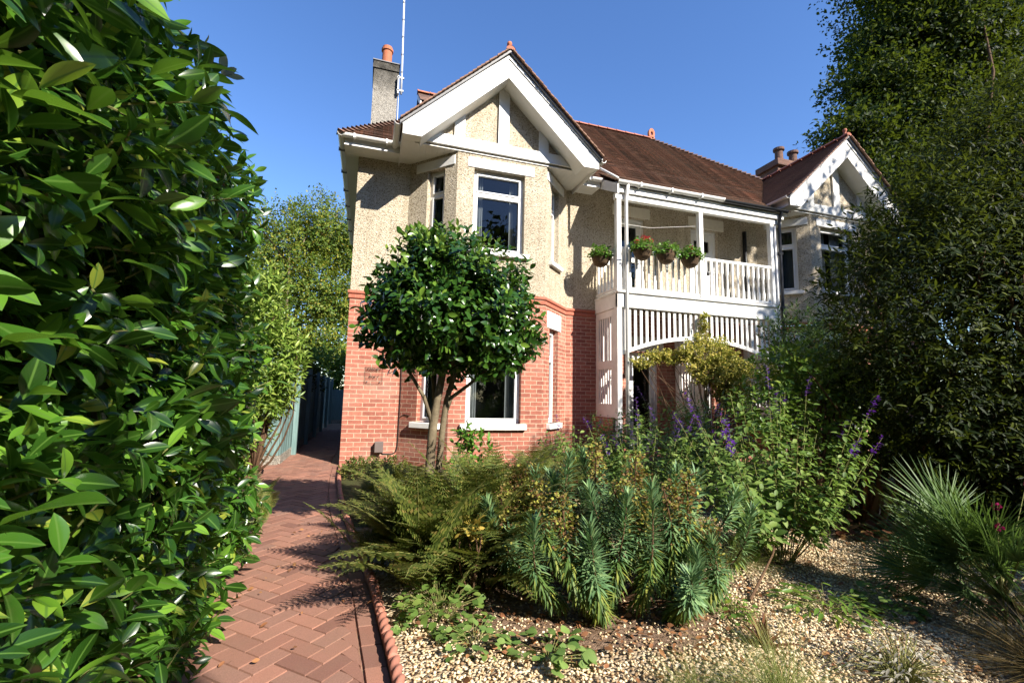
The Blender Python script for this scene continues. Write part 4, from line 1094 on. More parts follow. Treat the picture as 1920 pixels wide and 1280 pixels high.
def tree(name, label, cat, base, bl, n, size, mat, seed, tr=.2, group=None, k=9, slen=.5, tpl=QUAD, shell=.35, up=.2, fork=2.0):
    rng = np.random.default_rng(seed); t = thing(name, label, cat, base, group)
    P, D = blobs(rng, bl, n, shell, up)
    p, d, nn = shoots(rng, P, D, k, slen, 80, 35, .6)
    p = p + rng.normal(size=p.shape) * size * .6
    s = size * (1 + .25 * rng.normal(size=len(p))).clip(.5, 1.6)
    scatter('crown', tpl, p, d, nn, s, mat, t)
    mb = MB(); b = np.array(base, float); f = b + np.array([.1, .1, fork]); mb.tube([b, (b + f) / 2 + .04, f], tr, tr * .8, 10)
    limbs(rng, mb, f, [np.array(c) + np.array(r) * rvec(rng, 1)[0] * .6 for c, r in bl for _ in range(2)], tr * .5, 7, .08, rt=.02)
    mb.build('trunk', 'bark' if mat == 'tree_leaf' else 'twig', t, smooth=True); return t
def camellia():
    rng = np.random.default_rng(21); Y = 3.75; cx, cz = .655, .735
    t = thing('camellia_tree', 'small clipped ball-headed tree with glossy dark leaves in front of the bay window', 'tree', (.50, Y, GZ))
    bl = [((cx, Y, cz - .02), (.70, .66, .60)), ((cx - .10, Y, cz + .30), (.42, .45, .36)), ((cx + .30, Y - .05, cz - .18), (.44, .45, .40)), ((cx - .32, Y, cz - .1), (.42, .45, .46))]
    P, D = blobs(rng, bl, 2000, .60, .18)
    p, d, nn = shoots(rng, P, D, 7, .10, 80, 38, .35)
    d = nrmz(d + np.array([0, 0, -.18]))
    scatter('crown', T_OVAL, p, d, nn, np.clip(.068 * (1 + .2 * rng.normal(size=len(p))), .04, .1), 'camellia', t, smooth=True)
    n = 70
    u = rvec(rng, n); u[:, 2] = np.abs(u[:, 2]) * .8 + .3; u = nrmz(u)
    Pt = np.array([cx - .05, Y, cz + .06]) + u * np.array([.62, .58, .62]) ; Dt = nrmz(u + UP * 1.0)
    p, d, nn = shoots(rng, Pt, Dt, 6, .09, 60, 25, .2)
    scatter('young_foliage', T_OVAL, p, d, nn, .055, 'camellia_tip', t, smooth=True)
    mb = MB()
    mb.tube([(.50, Y, GZ - .02), (.505, Y, -.7), (.52, Y, -.25), (.545, Y, -.06), (.60, Y, .3)], .042, .028, 10)
    mb.tube([(.545, Y + .03, GZ - .02), (.575, Y + .02, -.7), (.60, Y, -.25), (.62, Y, -.05), (.70, Y, .25)], .030, .02, 9)
    mb.tube([(.61, Y, -.16), (.66, Y, -.02), (.80, Y - .02, .09), (.95, Y, .22)], .018, .012, 8)
    mb.tube([(.52, Y, -.25), (.44, Y, -.02), (.30, Y, .2)], .018, .012, 8)
    mb.tube([(.535, Y, -.1), (.52, Y + .1, .1), (.45, Y + .2, .4)], .018, .01, 8)
    limbs(rng, mb, (.6, Y, .2), [np.array(c) + np.array(r) * rvec(rng, 1)[0] * .75 for c, r in bl for _ in range(6)], .014, 6)
    mb.build('trunk', 'camellia_bark', t, smooth=True)
camellia()
# ------------------------------------------------------------------ ferns
T_PINNA = tpl_pinna(6, .42)
def fern(base, n, L, seed, label, lean=(0, 0), group='ferns in the bed by the path', sp=.14):
    rng = np.random.default_rng(seed); t = thing('fern', label, 'fern', base, group)
    p, d, nn, s = [], [], [], []
    mb = MB()
    for i in range(n):
        az = rng.random() * 6.283; ln = L * rng.uniform(.65, 1.1); el0 = math.radians(rng.uniform(42, 88)); dr = rng.uniform(.5, 1.4)
        pos = np.array(base, float) + np.array([rng.normal(), rng.normal(), 0]) * sp
        h = np.array([math.cos(az) + lean[0], math.sin(az) + lean[1], 0]); N = 24; pts = [pos.copy()]; el = el0
        side = nrmz(np.cross(h, UP)); tw = rng.normal() * .35
        for j in range(N):
            u = j / N; el = el0 - dr * u ** 1.4
            di = nrmz(h * math.cos(el) + UP * math.sin(el)); pos = pos + di * ln / N; pts.append(pos.copy())
            if u > .14:
                w = math.sin(math.pi * min(1, (u - .10) / .9) ** .62) ** .9 * .17 * ln + .01
                up_ = np.cross(side, di) + side * tw
                for sg in (1, -1):
                    p.append(pos); d.append(nrmz(side * sg + di * .5 - UP * .08 + .05 * rng.normal(size=3))); nn.append(up_ + .15 * rng.normal(size=3)); s.append(w * rng.uniform(.88, 1.08))
        mb.tube(pts[::3], .0035, .001, 4)
    scatter('frond', T_PINNA, p, d, nn, s, 'fern_leaf', t)
    mb.build('stalk', 'green_stem', t)
fern((.46, 3.5, GZ), 95, .70, 31, 'big yellow-green fern spilling over the path edge beside the small tree', (-.05, -.05))
fern((.90, 3.5, GZ), 95, .98, 32, 'tallest olive fern between the small ball-headed tree and the spurge')
fern((.46, 4.3, GZ), 80, .62, 33, 'olive fern behind the front fern at the bend of the path', (.1, 0))
fern((.62, 3.12, GZ), 90, .92, 34, 'shaded fern in front of the small tree trunk')
fern((1.2, 4.4, GZ), 80, .85, 37, 'fern with yellowing tips below the bay window')
fern((.30, 5.2, GZ), 60, .56, 38, 'fern nearest the brick wall, below the socket box')
fern((1.9, 5.2, GZ), 70, .75, 39, 'yellowing fern behind the spurge, nearest the bay corner')
fern((-.92, 5.1, GZ), 16, .48, 35, 'small bright fern at the foot of the laurel hedge', sp=.05)
fern((-.88, 4.55, GZ), 12, .42, 36, 'smallest fern under the hedge, arching on to the bricks', sp=.05)
# ------------------------------------------------------------------ spurge clump
def euphorbia():
    rng = np.random.default_rng(41); B = np.array([1.50, 2.72, GZ])
    t = thing('spurge_clump', 'bushy blue-green spurge with brown spent heads in the middle of the gravel bed', 'shrub', tuple(B))
    TP, TD, TN, TS = [], [], [], []; LP, LD, LN, LS = [], [], [], []; FP, FD, FN_, FS_ = [], [], [], []
    mb = MB()
    specs = []
    for i in range(44):
        az = rng.random() * 6.283; rr = math.sqrt(rng.random())
        specs.append((az, rr * .76, rng.uniform(.55, .93) - rr * rr * .26, rng.random()))
    # stems that flop forward and hang their leaves low in front
    for x, r_, hgt in ((-2.15, .62, .50), (-1.75, .42, .62), (-1.35, .40, .60), (-.85, .74, .42), (-2.6, .72, .55), (-.4, .92, .52), (-.15, .86, .62)): specs.append((x, r_, hgt, .9))
    for az, rr, hg, kind in specs:
        tip = B + np.array([math.cos(az) * rr, math.sin(az) * rr * .75, hg])
        r0 = B + np.array([math.cos(az), math.sin(az), 0]) * rr * .22
        pts = []; bend = rng.normal(size=3) * np.array([.05, .05, .02])
        for j in range(9):
            u = j / 8; q = r0 + (tip - r0) * u + bend * math.sin(u * math.pi * 1.3); q = q + np.array([math.cos(az), math.sin(az), 0]) * rr * .22 * math.sin(u * math.pi) * 1.0 - UP * .10 * rr * math.sin(u * math.pi)
            pts.append(q)
        mb.tube(pts, .006, .0045, 5)
        P = np.array(pts); seg = lambda u: np.array([np.interp(u * 8, range(9), P[:, c]) for c in range(3)])
        spent = kind < .42
        n = 320
        lo = .26 if kind > .6 else .40
        for j in range(n):
            u = lo + (1 - lo) * (j + .5) / n; q = seg(u); ax = nrmz(seg(min(1, u + .04)) - seg(u - .04))
            ph = j * 2.4; ref = nrmz(np.cross(ax, np.array([.3, .9, .1]))); e = ref * math.cos(ph) + np.cross(ax, ref) * math.sin(ph)
            v = (u - lo) / (1 - lo)
            if v < .5:      # older leaves reflexed and hanging
                dd = nrmz(e * .65 - UP * (.75 - v * 1.2) + .12 * rng.normal(size=3)); LP.append(q); LD.append(dd); LN.append(UP + e * .5); LS.append(rng.uniform(.075, .115))
            elif not spent or v < .66:
                a = math.radians(95 - (v - .5) * 150); dd = nrmz(e * math.sin(a) + ax * math.cos(a) + .1 * rng.normal(size=3)); TP.append(q); TD.append(dd); TN.append(ax); TS.append(rng.uniform(.075, .11))
        if spent:
            ax = nrmz(seg(1.0) - seg(.8)); nf = 330
            for j in range(nf):
                u = rng.random(); ph = j * 2.4; ref = nrmz(np.cross(ax, np.array([.3, .9, .1]))); e = ref * math.cos(ph) + np.cross(ax, ref) * math.sin(ph)
                q = seg(.68) + (tip + ax * .06 - seg(.68)) * u + e * rng.uniform(.01, .085) * (1 - .3 * u)
                FP.append(q); FD.append(nrmz(e + ax * .4 + .5 * rng.normal(size=3))); FN_.append(ax + .6 * rng.normal(size=3)); FS_.append(rng.uniform(.013, .026))
    scatter('rosette', T_NARROW, TP, TD, TN, TS, 'euphorbia_leaf', t)
    scatter('lower_leaf', T_NARROW, LP, LD, LN, LS, 'euphorbia_low', t)
    scatter('spent_flower', T_ROUND, FP, FD, FN_, FS_, 'euphorbia_spent', t)
    mb.build('stem', 'twig', t)
euphorbia()
# ------------------------------------------------------------------ salvias
def salvia(base, n, spread, h, seed, label, fl=.5, leaf=.062, up0=.25, cap=1.0):
    rng = np.random.default_rng(seed); t = thing('salvia', label, 'shrub', base, 'purple salvias in the bed'); B = np.array(base, float)
    p, d, nn, s = [], [], [], []; SP = []; mb = MB()
    for i in range(n):
        az = rng.random() * 6.283; rr = spread * math.sqrt(rng.random()); hh = h * rng.uniform(.7, 1.05) - .25 * rr
        tip = B + np.array([math.cos(az) * rr, math.sin(az) * rr * .7, hh]); r0 = B + np.array([math.cos(az), math.sin(az), 0]) * .07
        mid = r0 + (tip - r0) * .5 + np.array([math.cos(az), math.sin(az), 0]) * rr * .10
        Q = lambda u: (1 - u) ** 2 * r0 + 2 * u * (1 - u) * mid + u * u * tip
        mb.tube([Q(u) for u in np.linspace(0, 1, 7)], .005, .002, 5)
        N = int(hh / .042)
        for j in range(N):
            u = .22 + .78 * j / N; q = Q(u); ax = nrmz(Q(min(1, u + .05)) - Q(u - .05)); ph = j * 1.57 + rng.normal() * .3
            ref = nrmz(np.cross(ax, np.array([.3, .9, .1])))
            for sg in (0, math.pi):
                e = ref * math.cos(ph + sg) + np.cross(ax, ref) * math.sin(ph + sg)
                # opposite leaves on short side shoots
                for kk in range(2):
                    q2 = q + e * rng.uniform(.0, .10) * (1 - u * .5) + .02 * rng.normal(size=3)
                    p.append(q2); d.append(nrmz(e * .9 + ax * .25 - UP * .28 + .35 * rng.normal(size=3))); nn.append(UP * .7 + ax * .3 + np.array([.15, -.35, 0]) + .2 * rng.normal(size=3)); s.append(leaf * rng.uniform(.6, 1.25) * (1.45 - .7 * u))
        if rng.random() < fl:
            fp, fd, fn_, fs_ = [], [], [], []
            ax = nrmz(Q(1) - Q(.85) + np.array([math.cos(az), math.sin(az), .3]) * .02); L = rng.uniform(.12, .24)
            mb.tube([tip, tip + ax * L], .002, .0012, 4)
            for j in range(int(L * 150)):
                u = rng.random(); e = rvec(rng, 1)[0]; e = nrmz(e - ax * e.dot(ax))
                fp.append(tip + ax * L * u); fd.append(nrmz(e + ax * .35)); fn_.append(UP); fs_.append(rng.uniform(.022, .042))
            SP.append((fp, fd, fn_, fs_))
    scatter('foliage', T_OVAL, p, d, nn, s, 'salvia_leaf', t)
    for fp, fd, fn_, fs_ in SP: scatter('flower_spike', T_LANCE, fp, fd, fn_, fs_, 'purple_petal', t, wid=[1.8] * len(fp))
    mb.build('stem', 'green_stem', t)
salvia((3.14, 2.95, GZ), 36, 1.0, 1.36, 51, 'large open salvia with purple spikes on a bare stem in the gravel', .55)
salvia((2.55, 3.9, GZ), 26, .65, 1.05, 52, 'leafy salvia behind the spurge with a few purple spikes', .35)
salvia((3.5, 4.6, GZ), 26, .7, 1.25, 53, 'salvia in front of the porch door with few purple spikes', .15)
salvia((4.2, 5.2, GZ), 26, .8, 1.40, 54, 'salvia under the yellow climber in front of the porch arch', .25)
salvia((4.3, 3.6, GZ), 24, .75, 1.15, 55, 'salvia with the deepest purple spikes beside the dark shrubs', .9)
salvia((2.65, 5.7, GZ), 22, .5, .85, 56, 'low pale salvia against the shaded brick wall between bay and porch', .15)
salvia((3.7, 6.3, GZ), 22, .6, 1.15, 57, 'pale salvia growing against the white porch panel', .1)
# ------------------------------------------------------------------ fan palm
def palm():
    rng = np.random.default_rng(61); B = np.array([3.62, 1.86, GZ])
    t = thing('fan_palm', 'low fan palm with stiff grey-green fans in front of the huge dark shrub', 'palm', tuple(B))
    p, d, nn, s = [], [], [], []; mb = MB()
    for i in range(40):
        az = rng.random() * 6.283 if i > 14 else math.radians(rng.uniform(110, 225)); el = math.radians(rng.uniform(2, 70)); L = rng.uniform(.22, .48)
        di = np.array([math.cos(az) * math.cos(el), math.sin(az) * math.cos(el), math.sin(el)]); c = B + UP * .12 + di * L
        mb.tube([B + UP * .1, B + UP * .1 + di * L * .5 + UP * .03, c], .007, .004, 5)
        side = nrmz(np.cross(di, UP)); up_ = np.cross(side, di); tl = rng.uniform(-1.2, 1.2); side = nrmz(side * math.cos(tl) + up_ * math.sin(tl)); up_ = np.cross(side, di)
        fl = rng.uniform(.30, .42)
        for j in range(36):
            a = math.radians(-85 + 170 * j / 35); dd = di * math.cos(a) + side * math.sin(a) + up_ * .18
            p.append(c); d.append(nrmz(dd + .03 * rng.normal(size=3))); nn.append(up_ + .2 * rng.normal(size=3)); s.append(fl * (1 - .18 * abs(a)) * rng.uniform(.9, 1.08))
    scatter('fan_leaf', tpl_blade(5, .036, .10), p, d, nn, s, 'palm_leaf', t)
    mb.build('leaf_stalk', 'green_stem', t)
    mb = MB(); mb.lathe(tuple(B), [(.07, -.02), (.075, .03), (.06, .09), (.03, .12)], 10); mb.build('trunk', 'bark', t)
palm()
def tuft(name, label, cat, base, n, L, mat, seed, spread=.8, w=.02, group=None, curl=.45, part='foliage'):
    rng = np.random.default_rng(seed); t = thing(name, label, cat, base, group)
    az = rng.random(n) * 6.283; el = np.radians(rng.uniform(35, 88, n)); h = np.stack([np.cos(az), np.sin(az), 0 * az], 1)
    d = h * np.cos(el)[:, None] * spread + UP * np.sin(el)[:, None]
    p = np.array(base, float) + h * (rng.random(n) * .10)[:, None] * L * 1.5
    scatter(part, tpl_blade(6, w, curl), p, d, UP + h * .3 + .1 * rng.normal(size=(n, 3)), L * rng.uniform(.55, 1.1, n), mat, t); return t
tuft('feather_grass', 'fine pale feathery grass tuft, the largest one, in the open gravel', 'grass', (1.62, 1.55, GZ), 1300, .36, 'grass_blade', 71, 1.6, .005, 'feather grasses', .75)
tuft('feather_grass', 'fine yellow grass tuft between the spurge and the bare salvia stem', 'grass', (2.72, 2.95, GZ), 600, .34, 'grass_blade', 72, 1.5, .006, 'feather grasses', .7)
tuft('feather_grass', 'smallest feathery grass tuft between the bright heuchera and the reddish rosette', 'grass', (1.33, 1.72, GZ), 400, .20, 'grass_blade', 73, 1.5, .007, 'feather grasses', .6)
tuft('flax_plant', 'bronze flax with upright strap leaves behind the purple salvias', 'flax', (4.75, 3.45, GZ), 50, 1.0, 'bronze_blade', 74, .55, .045, 'flax plants', .35)
tuft('flax_plant', 'green-gold flax with strap leaves under the big dark shrub', 'flax', (5.4, 2.75, GZ), 50, .7, 'bronze_blade', 75, .7, .045, 'flax plants', .4)
tuft('shade_grass', 'dry brown grass clump in deep shade at the foot of the fan palm', 'grass', (3.0, 1.38, GZ), 1100, .34, 'dry_blade', 76, 1.3, .012, None, .6)
tuft('red_rosette', 'dark reddish rosette plant lying in the pale gravel', 'plant', (1.98, 1.98, GZ), 46, .15, 'red_foliage', 77, 1.3, .16, None, .25)
def carpet(name, label, base, rad, n, size, mat, seed, hgt=.12, tpl=T_ROUND, cat='plant'):
    rng = np.random.default_rng(seed); t = thing(name, label, cat, base)
    a = rng.random(n) * 6.283; r_ = np.sqrt(rng.random(n)) * rad; B = np.array(base, float)
    p = B + np.stack([np.cos(a) * r_, np.sin(a) * r_, rng.random(n) * hgt * (1 - (r_ / rad) ** 2 * .6) + .01], 1)
    h = np.stack([np.cos(a), np.sin(a), 0 * a], 1); d = h + .5 * rng.normal(size=(n, 3)) * np.array([1, 1, .3])
    scatter('foliage', tpl, p, d, UP + .35 * rng.normal(size=(n, 3)), size * rng.uniform(.6, 1.25, n), mat, t)
    mb = MB()
    for q in p[::2]: mb.tube([B + np.array([0, 0, .005]) + (q - B) * np.array([.3, .3, 0]), (q + B) / 2 + UP * .01, q], .0016, .0012, 4)
    mb.build('leaf_stalk', 'green_stem', t)
carpet('heuchera', 'bright green round-leaved plant in front of the spurge', (.88, 2.13, GZ), .18, 60, .058, 'heuchera_leaf', 81)
carpet('heuchera', 'shaded round-leaved plant between the bright one and the fern', (.58, 2.38, GZ), .17, 90, .042, 'heuchera_leaf', 82)
carpet('strawberry_plant', 'dark leafy ground plant under the ferns', (.46, 2.72, GZ), .24, 230, .045, 'salvia_leaf', 83, .2)
carpet('trailing_plant', 'low trailing plant with narrow leaves on the gravel below the bare salvia stem', (2.68, 2.22, GZ), .26, 170, .075, 'lime_leaf', 84, .12, T_LANCE)
carpet('ground_plant', 'small dark green leafy plant between the trailing plant and the palm', (3.05, 2.12, GZ), .16, 90, .05, 'salvia_leaf', 85, .14)
carpet('red_heuchera', 'reddish-brown leafy plants in the shade behind the gravel', (4.7, 3.35, GZ), .55, 240, .085, 'red_foliage', 86, .22)
carpet('lavender', 'silvery dried lavender mound in dappled shade near the fan palm', (2.36, 1.60, GZ), .20, 420, .035, 'silver_leaf', 87, .22, T_LANCE)
shrub('gold_plant', 'yellow-leaved plant between the fern and the spurge', 'plant', (.66, 2.82, GZ), [((.64, 2.80, -.80), (.10, .08, .07))], 9, T_OVAL, .065, 'gold_leaf', 4, .07, 104, r0=.006)
t = thing('magenta_flower', 'slender stem with magenta flower heads rising through the palm fans', 'flower', (3.35, 1.72, GZ))
mb = MB(); mb.tube([(3.35, 1.72, GZ), (3.33, 1.71, -.8), (3.34, 1.70, -.52)], .004, .002, 5); mb.tube([(3.36, 1.73, GZ), (3.45, 1.72, -.8), (3.66, 1.72, -.42)], .004, .002, 5); mb.build('stem', 'green_stem', t)
for c_ in ((3.33, 1.70, -.54), (3.34, 1.70, -.65), (3.66, 1.72, -.43)):
    r_ = np.random.default_rng(int(-c_[2] * 100)); u_ = rvec(r_, 24)
    scatter('flower_head', T_ROUND, np.array(c_) + u_ * .009, u_, u_ + .4, .015, 'magenta_petal', t)
carpet('lime_plant', 'tiny yellow-green seedling on pale gravel beside the edging tiles', (.235, 2.62, GZ), .05, 26, .035, 'heuchera_leaf', 88, .03)
carpet('clover_patch', 'low bright green clump under a drooping stem of the spurge', (2.08, 2.30, GZ), .12, 90, .03, 'lime_leaf', 89, .09)
shrub('box_bush', 'low yellow-green bush at the foot of the brick wall by the path', 'bush', (.05, 7.3, GZ), [((.0, 7.3, GZ + .10), (.36, .35, .20)), ((.42, 7.3, GZ + .10), (.32, .3, .18))], 420, T_OVAL, .04, 'fern_leaf', 6, .06, 91)
shrub('camellia_sapling', 'young glossy sapling below the middle bay window', 'bush', (1.0, 4.55, GZ), [((1.02, 4.55, -.62), (.24, .2, .30)), ((.98, 4.55, -.42), (.12, .12, .16))], 70, T_OVAL, .062, 'geranium_leaf', 6, .1, 92, r0=.012)
shrub('pale_shrub', 'tall pale green shrub rising between the hedge and the fence', 'shrub', (-1.5, 7.6, GZ),
      [((-1.75, 7.6, .2), (.62, .7, 1.45)), ((-1.35, 7.5, .35), (.42, .5, .75)), ((-1.85, 7.7, 1.3), (.4, .4, .75)), ((-1.25, 7.4, .0), (.33, .4, .4)), ((-1.12, 7.3, .55), (.3, .35, .5)), ((-1.45, 7.4, 1.3), (.3, .3, .6))], 1700, T_LANCE, .10, 'pale_shrub', 7, .16, 93)
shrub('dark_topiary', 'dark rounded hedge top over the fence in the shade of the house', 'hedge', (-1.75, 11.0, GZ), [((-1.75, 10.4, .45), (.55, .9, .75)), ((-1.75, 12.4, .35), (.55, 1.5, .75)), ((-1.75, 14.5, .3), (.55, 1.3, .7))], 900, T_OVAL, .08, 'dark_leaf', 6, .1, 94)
shrub('end_hedge', 'bright sunlit laurel hedge at the far end of the side passage', 'hedge', (-1.5, 20.0, GZ), [((-1.8, 20.2, .8), (.9, .5, 1.1)), ((-.7, 20.3, .6), (.8, .5, 1.1))], 900, T_OVAL, .11, 'lime_leaf', 6, .12, 95)
# climber on the porch arch
shrub('climbing_rose', 'yellowing climber hanging over the white porch arch', 'climber', (6.38, 7.45, GZ),
      [((6.25, 7.35, .90), (.72, .22, .40)), ((6.45, 7.3, .55), (.75, .22, .35)), ((5.5, 7.55, .83), (.55, .14, .16)), ((4.95, 7.58, .70), (.28, .12, .12)), ((6.35, 7.55, 1.45), (.12, .1, .35)), ((7.1, 7.5, .65), (.5, .18, .25)), ((6.9, 7.45, .2), (.5, .25, .45)), ((7.9, 7.5, .55), (.35, .15, .2))],
      2300, T_OVAL, .048, 'rose_leaf', 7, .13, 96, r0=.012)
shrub('dark_yew', 'dark feathery evergreen in front of the neighbouring bay', 'shrub', (7.6, 6.1, GZ), [((7.2, 6.2, 1.15), (.75, .6, .65)), ((8.1, 6.2, 1.0), (.8, .6, .65)), ((8.7, 6.3, .6), (.8, .6, .8)), ((7.4, 6.2, .3), (.8, .6, .9))], 1100, T_LANCE, .085, 'conifer_leaf', 9, .22, 97)
shrub('lime_bush', 'sunlit yellow-green bush between the porch and the dark shrubs', 'bush', (4.2, 3.5, GZ), [((3.85, 3.5, .28), (.32, .28, .34)), ((4.25, 3.5, .30), (.34, .3, .34)), ((4.6, 3.5, .18), (.32, .28, .34)), ((3.7, 3.6, -.05), (.32, .3, .36)), ((4.3, 3.5, -.2), (.5, .35, .45))], 800, T_OVAL, .052, 'lime_leaf', 7, .11, 98)
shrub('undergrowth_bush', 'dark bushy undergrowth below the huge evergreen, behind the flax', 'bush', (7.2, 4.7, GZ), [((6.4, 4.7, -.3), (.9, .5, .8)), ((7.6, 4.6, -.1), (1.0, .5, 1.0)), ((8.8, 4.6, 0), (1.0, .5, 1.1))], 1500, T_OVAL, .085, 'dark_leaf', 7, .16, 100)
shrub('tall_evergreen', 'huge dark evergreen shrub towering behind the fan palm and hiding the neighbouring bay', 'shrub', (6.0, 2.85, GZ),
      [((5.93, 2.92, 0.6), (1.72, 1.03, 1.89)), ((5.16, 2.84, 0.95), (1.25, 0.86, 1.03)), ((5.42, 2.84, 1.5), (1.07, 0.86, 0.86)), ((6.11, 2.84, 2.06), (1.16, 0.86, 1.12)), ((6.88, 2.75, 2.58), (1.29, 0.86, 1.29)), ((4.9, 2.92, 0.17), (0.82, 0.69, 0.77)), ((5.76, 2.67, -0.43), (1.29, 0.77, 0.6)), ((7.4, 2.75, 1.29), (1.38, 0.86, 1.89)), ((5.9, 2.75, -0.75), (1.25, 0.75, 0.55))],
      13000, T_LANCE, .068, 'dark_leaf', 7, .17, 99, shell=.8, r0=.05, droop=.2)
# geranium baskets
def basket(x, y, z, seed, label, fl):
    rng = np.random.default_rng(seed); t = thing('hanging_basket', label, 'flower basket', (x, y, z), 'geranium baskets on the balcony rail')
    mb = MB(); mb.lathe((x, y, z), [(.0, -.24), (.07, -.235), (.13, -.19), (.175, -.10), (.195, 0), (.19, .01), (.17, -.02), (.0, -.03)], 20)
    mb.build('basket', 'coir', t)
    P, D = blobs(rng, [((x, y, z + .06), (.24, .22, .13)), ((x, y - .03, z - .02), (.26, .23, .07))], 260, .6, .5)
    p, d, nn = shoots(rng, P, D, 4, .06, 80, 40, .8)
    scatter('foliage', T_ROUND, p, d, nn, rng.uniform(.03, .055, len(p)), 'geranium_leaf', t)
    mb = MB()
    for (a, b, c) in fl:
        q = np.array([x + a, y + b, z + c]); n = 46; u = rvec(rng, n); mb2 = MB()
        h = scatter('flower_head', T_ROUND, q + u * np.array([.035, .035, .022]), u + .4 * rng.normal(size=(n, 3)), u, .022, 'red_petal', t)
        mb.tube([(x + a * .5, y + b * .5, z), (x + a * .9, y + b * .9, z + c * .6), tuple(q)], .003, .002, 5)
    if fl: mb.build('flower_stalk', 'green_stem', t)
    mb = MB(); mb.tube([(x, y + .19, z - .02), (x, y + .20, z + .06), (x, BY - .0, z + .05) if y < BY else (BX0, y, z + .06)], .008, n=6); mb.build('hook', 'black_iron', t)
basket(4.30, 8.0, 2.83, 101, 'basket of green leaves hung on the side railing around the balcony corner', [])
basket(4.93, 7.50, 2.90, 102, 'basket with the most red geranium flowers, next to the balcony corner post', [(-.16, -.05, .09), (.02, 0, .22), (.10, -.03, .20), (.16, -.04, .15), (.06, .04, .18)])
basket(5.46, 7.50, 2.88, 103, 'all-green geranium basket hanging between two baskets with red flowers', [])
basket(6.02, 7.50, 2.86, 104, 'basket with a single red flower head, next to the middle balcony post', [(.05, .02, .19)])
# ------------------------------------------------------------------ fence, far trees
def fence(name, label, p0, p1, z0, z1, seed, mat='fence_teal'):
    rng = random.Random(seed); t = thing(name, label, 'fence', (p0[0], p0[1], GZ), 'teal timber fences beside the passage')
    F = Fr(p0, p1); mb = MB(); n = max(2, int(F.L / .125))
    for i in range(n):
        a, b = F.L * i / n, F.L * (i + 1) / n
        F.box(mb, a + .002, b + .004, 0 if i % 2 else .006, .02 if i % 2 else .026, z0 + .15, z1 + rng.uniform(-.008, .008))
    mb.build('board_panel', mat, t)
    mb = MB(); F.box(mb, 0, F.L, -.01, .03, z0, z0 + .148); mb.build('gravel_board', 'grey_dash', t)
    for a in np.arange(0, F.L + .01, 1.9):
        mb = MB(); F.box(mb, a, a + .09, -.09, -.005, z0, z1 + .04); mb.build('post', mat, t)
fence('timber_fence', 'pale teal fence panel in sunlight at the end of the laurel hedge', (-3.2, 8.75), (-1.36, 8.75), GZ, .75, 1)
fence('timber_fence', 'long shaded fence running beside the house along the passage', (-1.36, 19.6), (-1.34, 8.80), GZ, .50, 2)
fence('timber_fence', 'short sunlit fence piece at the far end of the passage', (-1.55, 19.7), (-.2, 19.7), GZ, .12, 3)
tree('broadleaf_tree', 'tall tree with yellowing leaves far behind the passage fence', 'tree', (-4.5, 25, GZ),
     [((-4.5, 25, 7.2), (2.6, 2.3, 2.6)), ((-2.6, 25.5, 8.4), (2.3, 2.2, 2.3)), ((-1.0, 26, 7.6), (2.2, 2.2, 2.2)), ((-5.8, 25, 4.8), (2.2, 2, 2.0)), ((-3.0, 24.5, 5.0), (2.4, 2, 2.0)), ((-1.2, 25, 4.4), (2.0, 2, 1.8)), ((-4.0, 24.5, 2.6), (2.3, 2, 1.6)), ((-1.8, 24.5, 2.2), (2.0, 2, 1.6)), ((-6.5, 25, 2.3), (2, 2, 1.8))], 8000, .13, 'tree_leaf', 111, .3, k=11, slen=.55)
tree('broadleaf_tree', 'lower bushy tree behind the pale shrub and the hedge', 'tree', (-3.4, 14.5, GZ),
     [((-3.6, 14.5, 1.2), (1.3, 1.0, 1.5)), ((-2.6, 14.3, .8), (1.0, .9, 1.3)), ((-4.6, 14.5, .9), (1.3, 1.0, 1.6))], 900, .13, 'tree_leaf', 112, .12, k=9, slen=.35, fork=1.2)
tree('beech_tree', 'towering dark beech tree rising behind the neighbouring house', 'tree', (31, 20, GZ),
     [((31, 17, 23), (5, 5, 5)), ((33, 17, 24), (7, 5, 7)), ((26.6, 17, 18.0), (3.0, 3, 2.2)), ((29, 17, 16), (5, 4, 3.2)), ((36, 17, 15), (6, 4, 5)), ((23.6, 16.5, 14.2), (2.4, 2.4, 1.6)), ((28, 16.5, 11.5), (4.5, 3, 2.6)), ((24, 16.5, 11.3), (2.6, 2.4, 1.2)), ((34, 16.5, 9), (6, 3, 4)), ((42, 16, 18), (6, 5, 9)), ((30, 17, 28), (5, 4, 4)), ((28.2, 16.8, 21), (3.2, 3, 2.6)), ((38, 16, 11), (5, 3, 4)), ((31, 16, 20), (5, 4, 4)), ((26, 16.5, 13), (3, 2.6, 2.0))],
     15000, .23, 'beech_leaf', 113, .28, k=12, slen=1.1, fork=5, shell=.3)
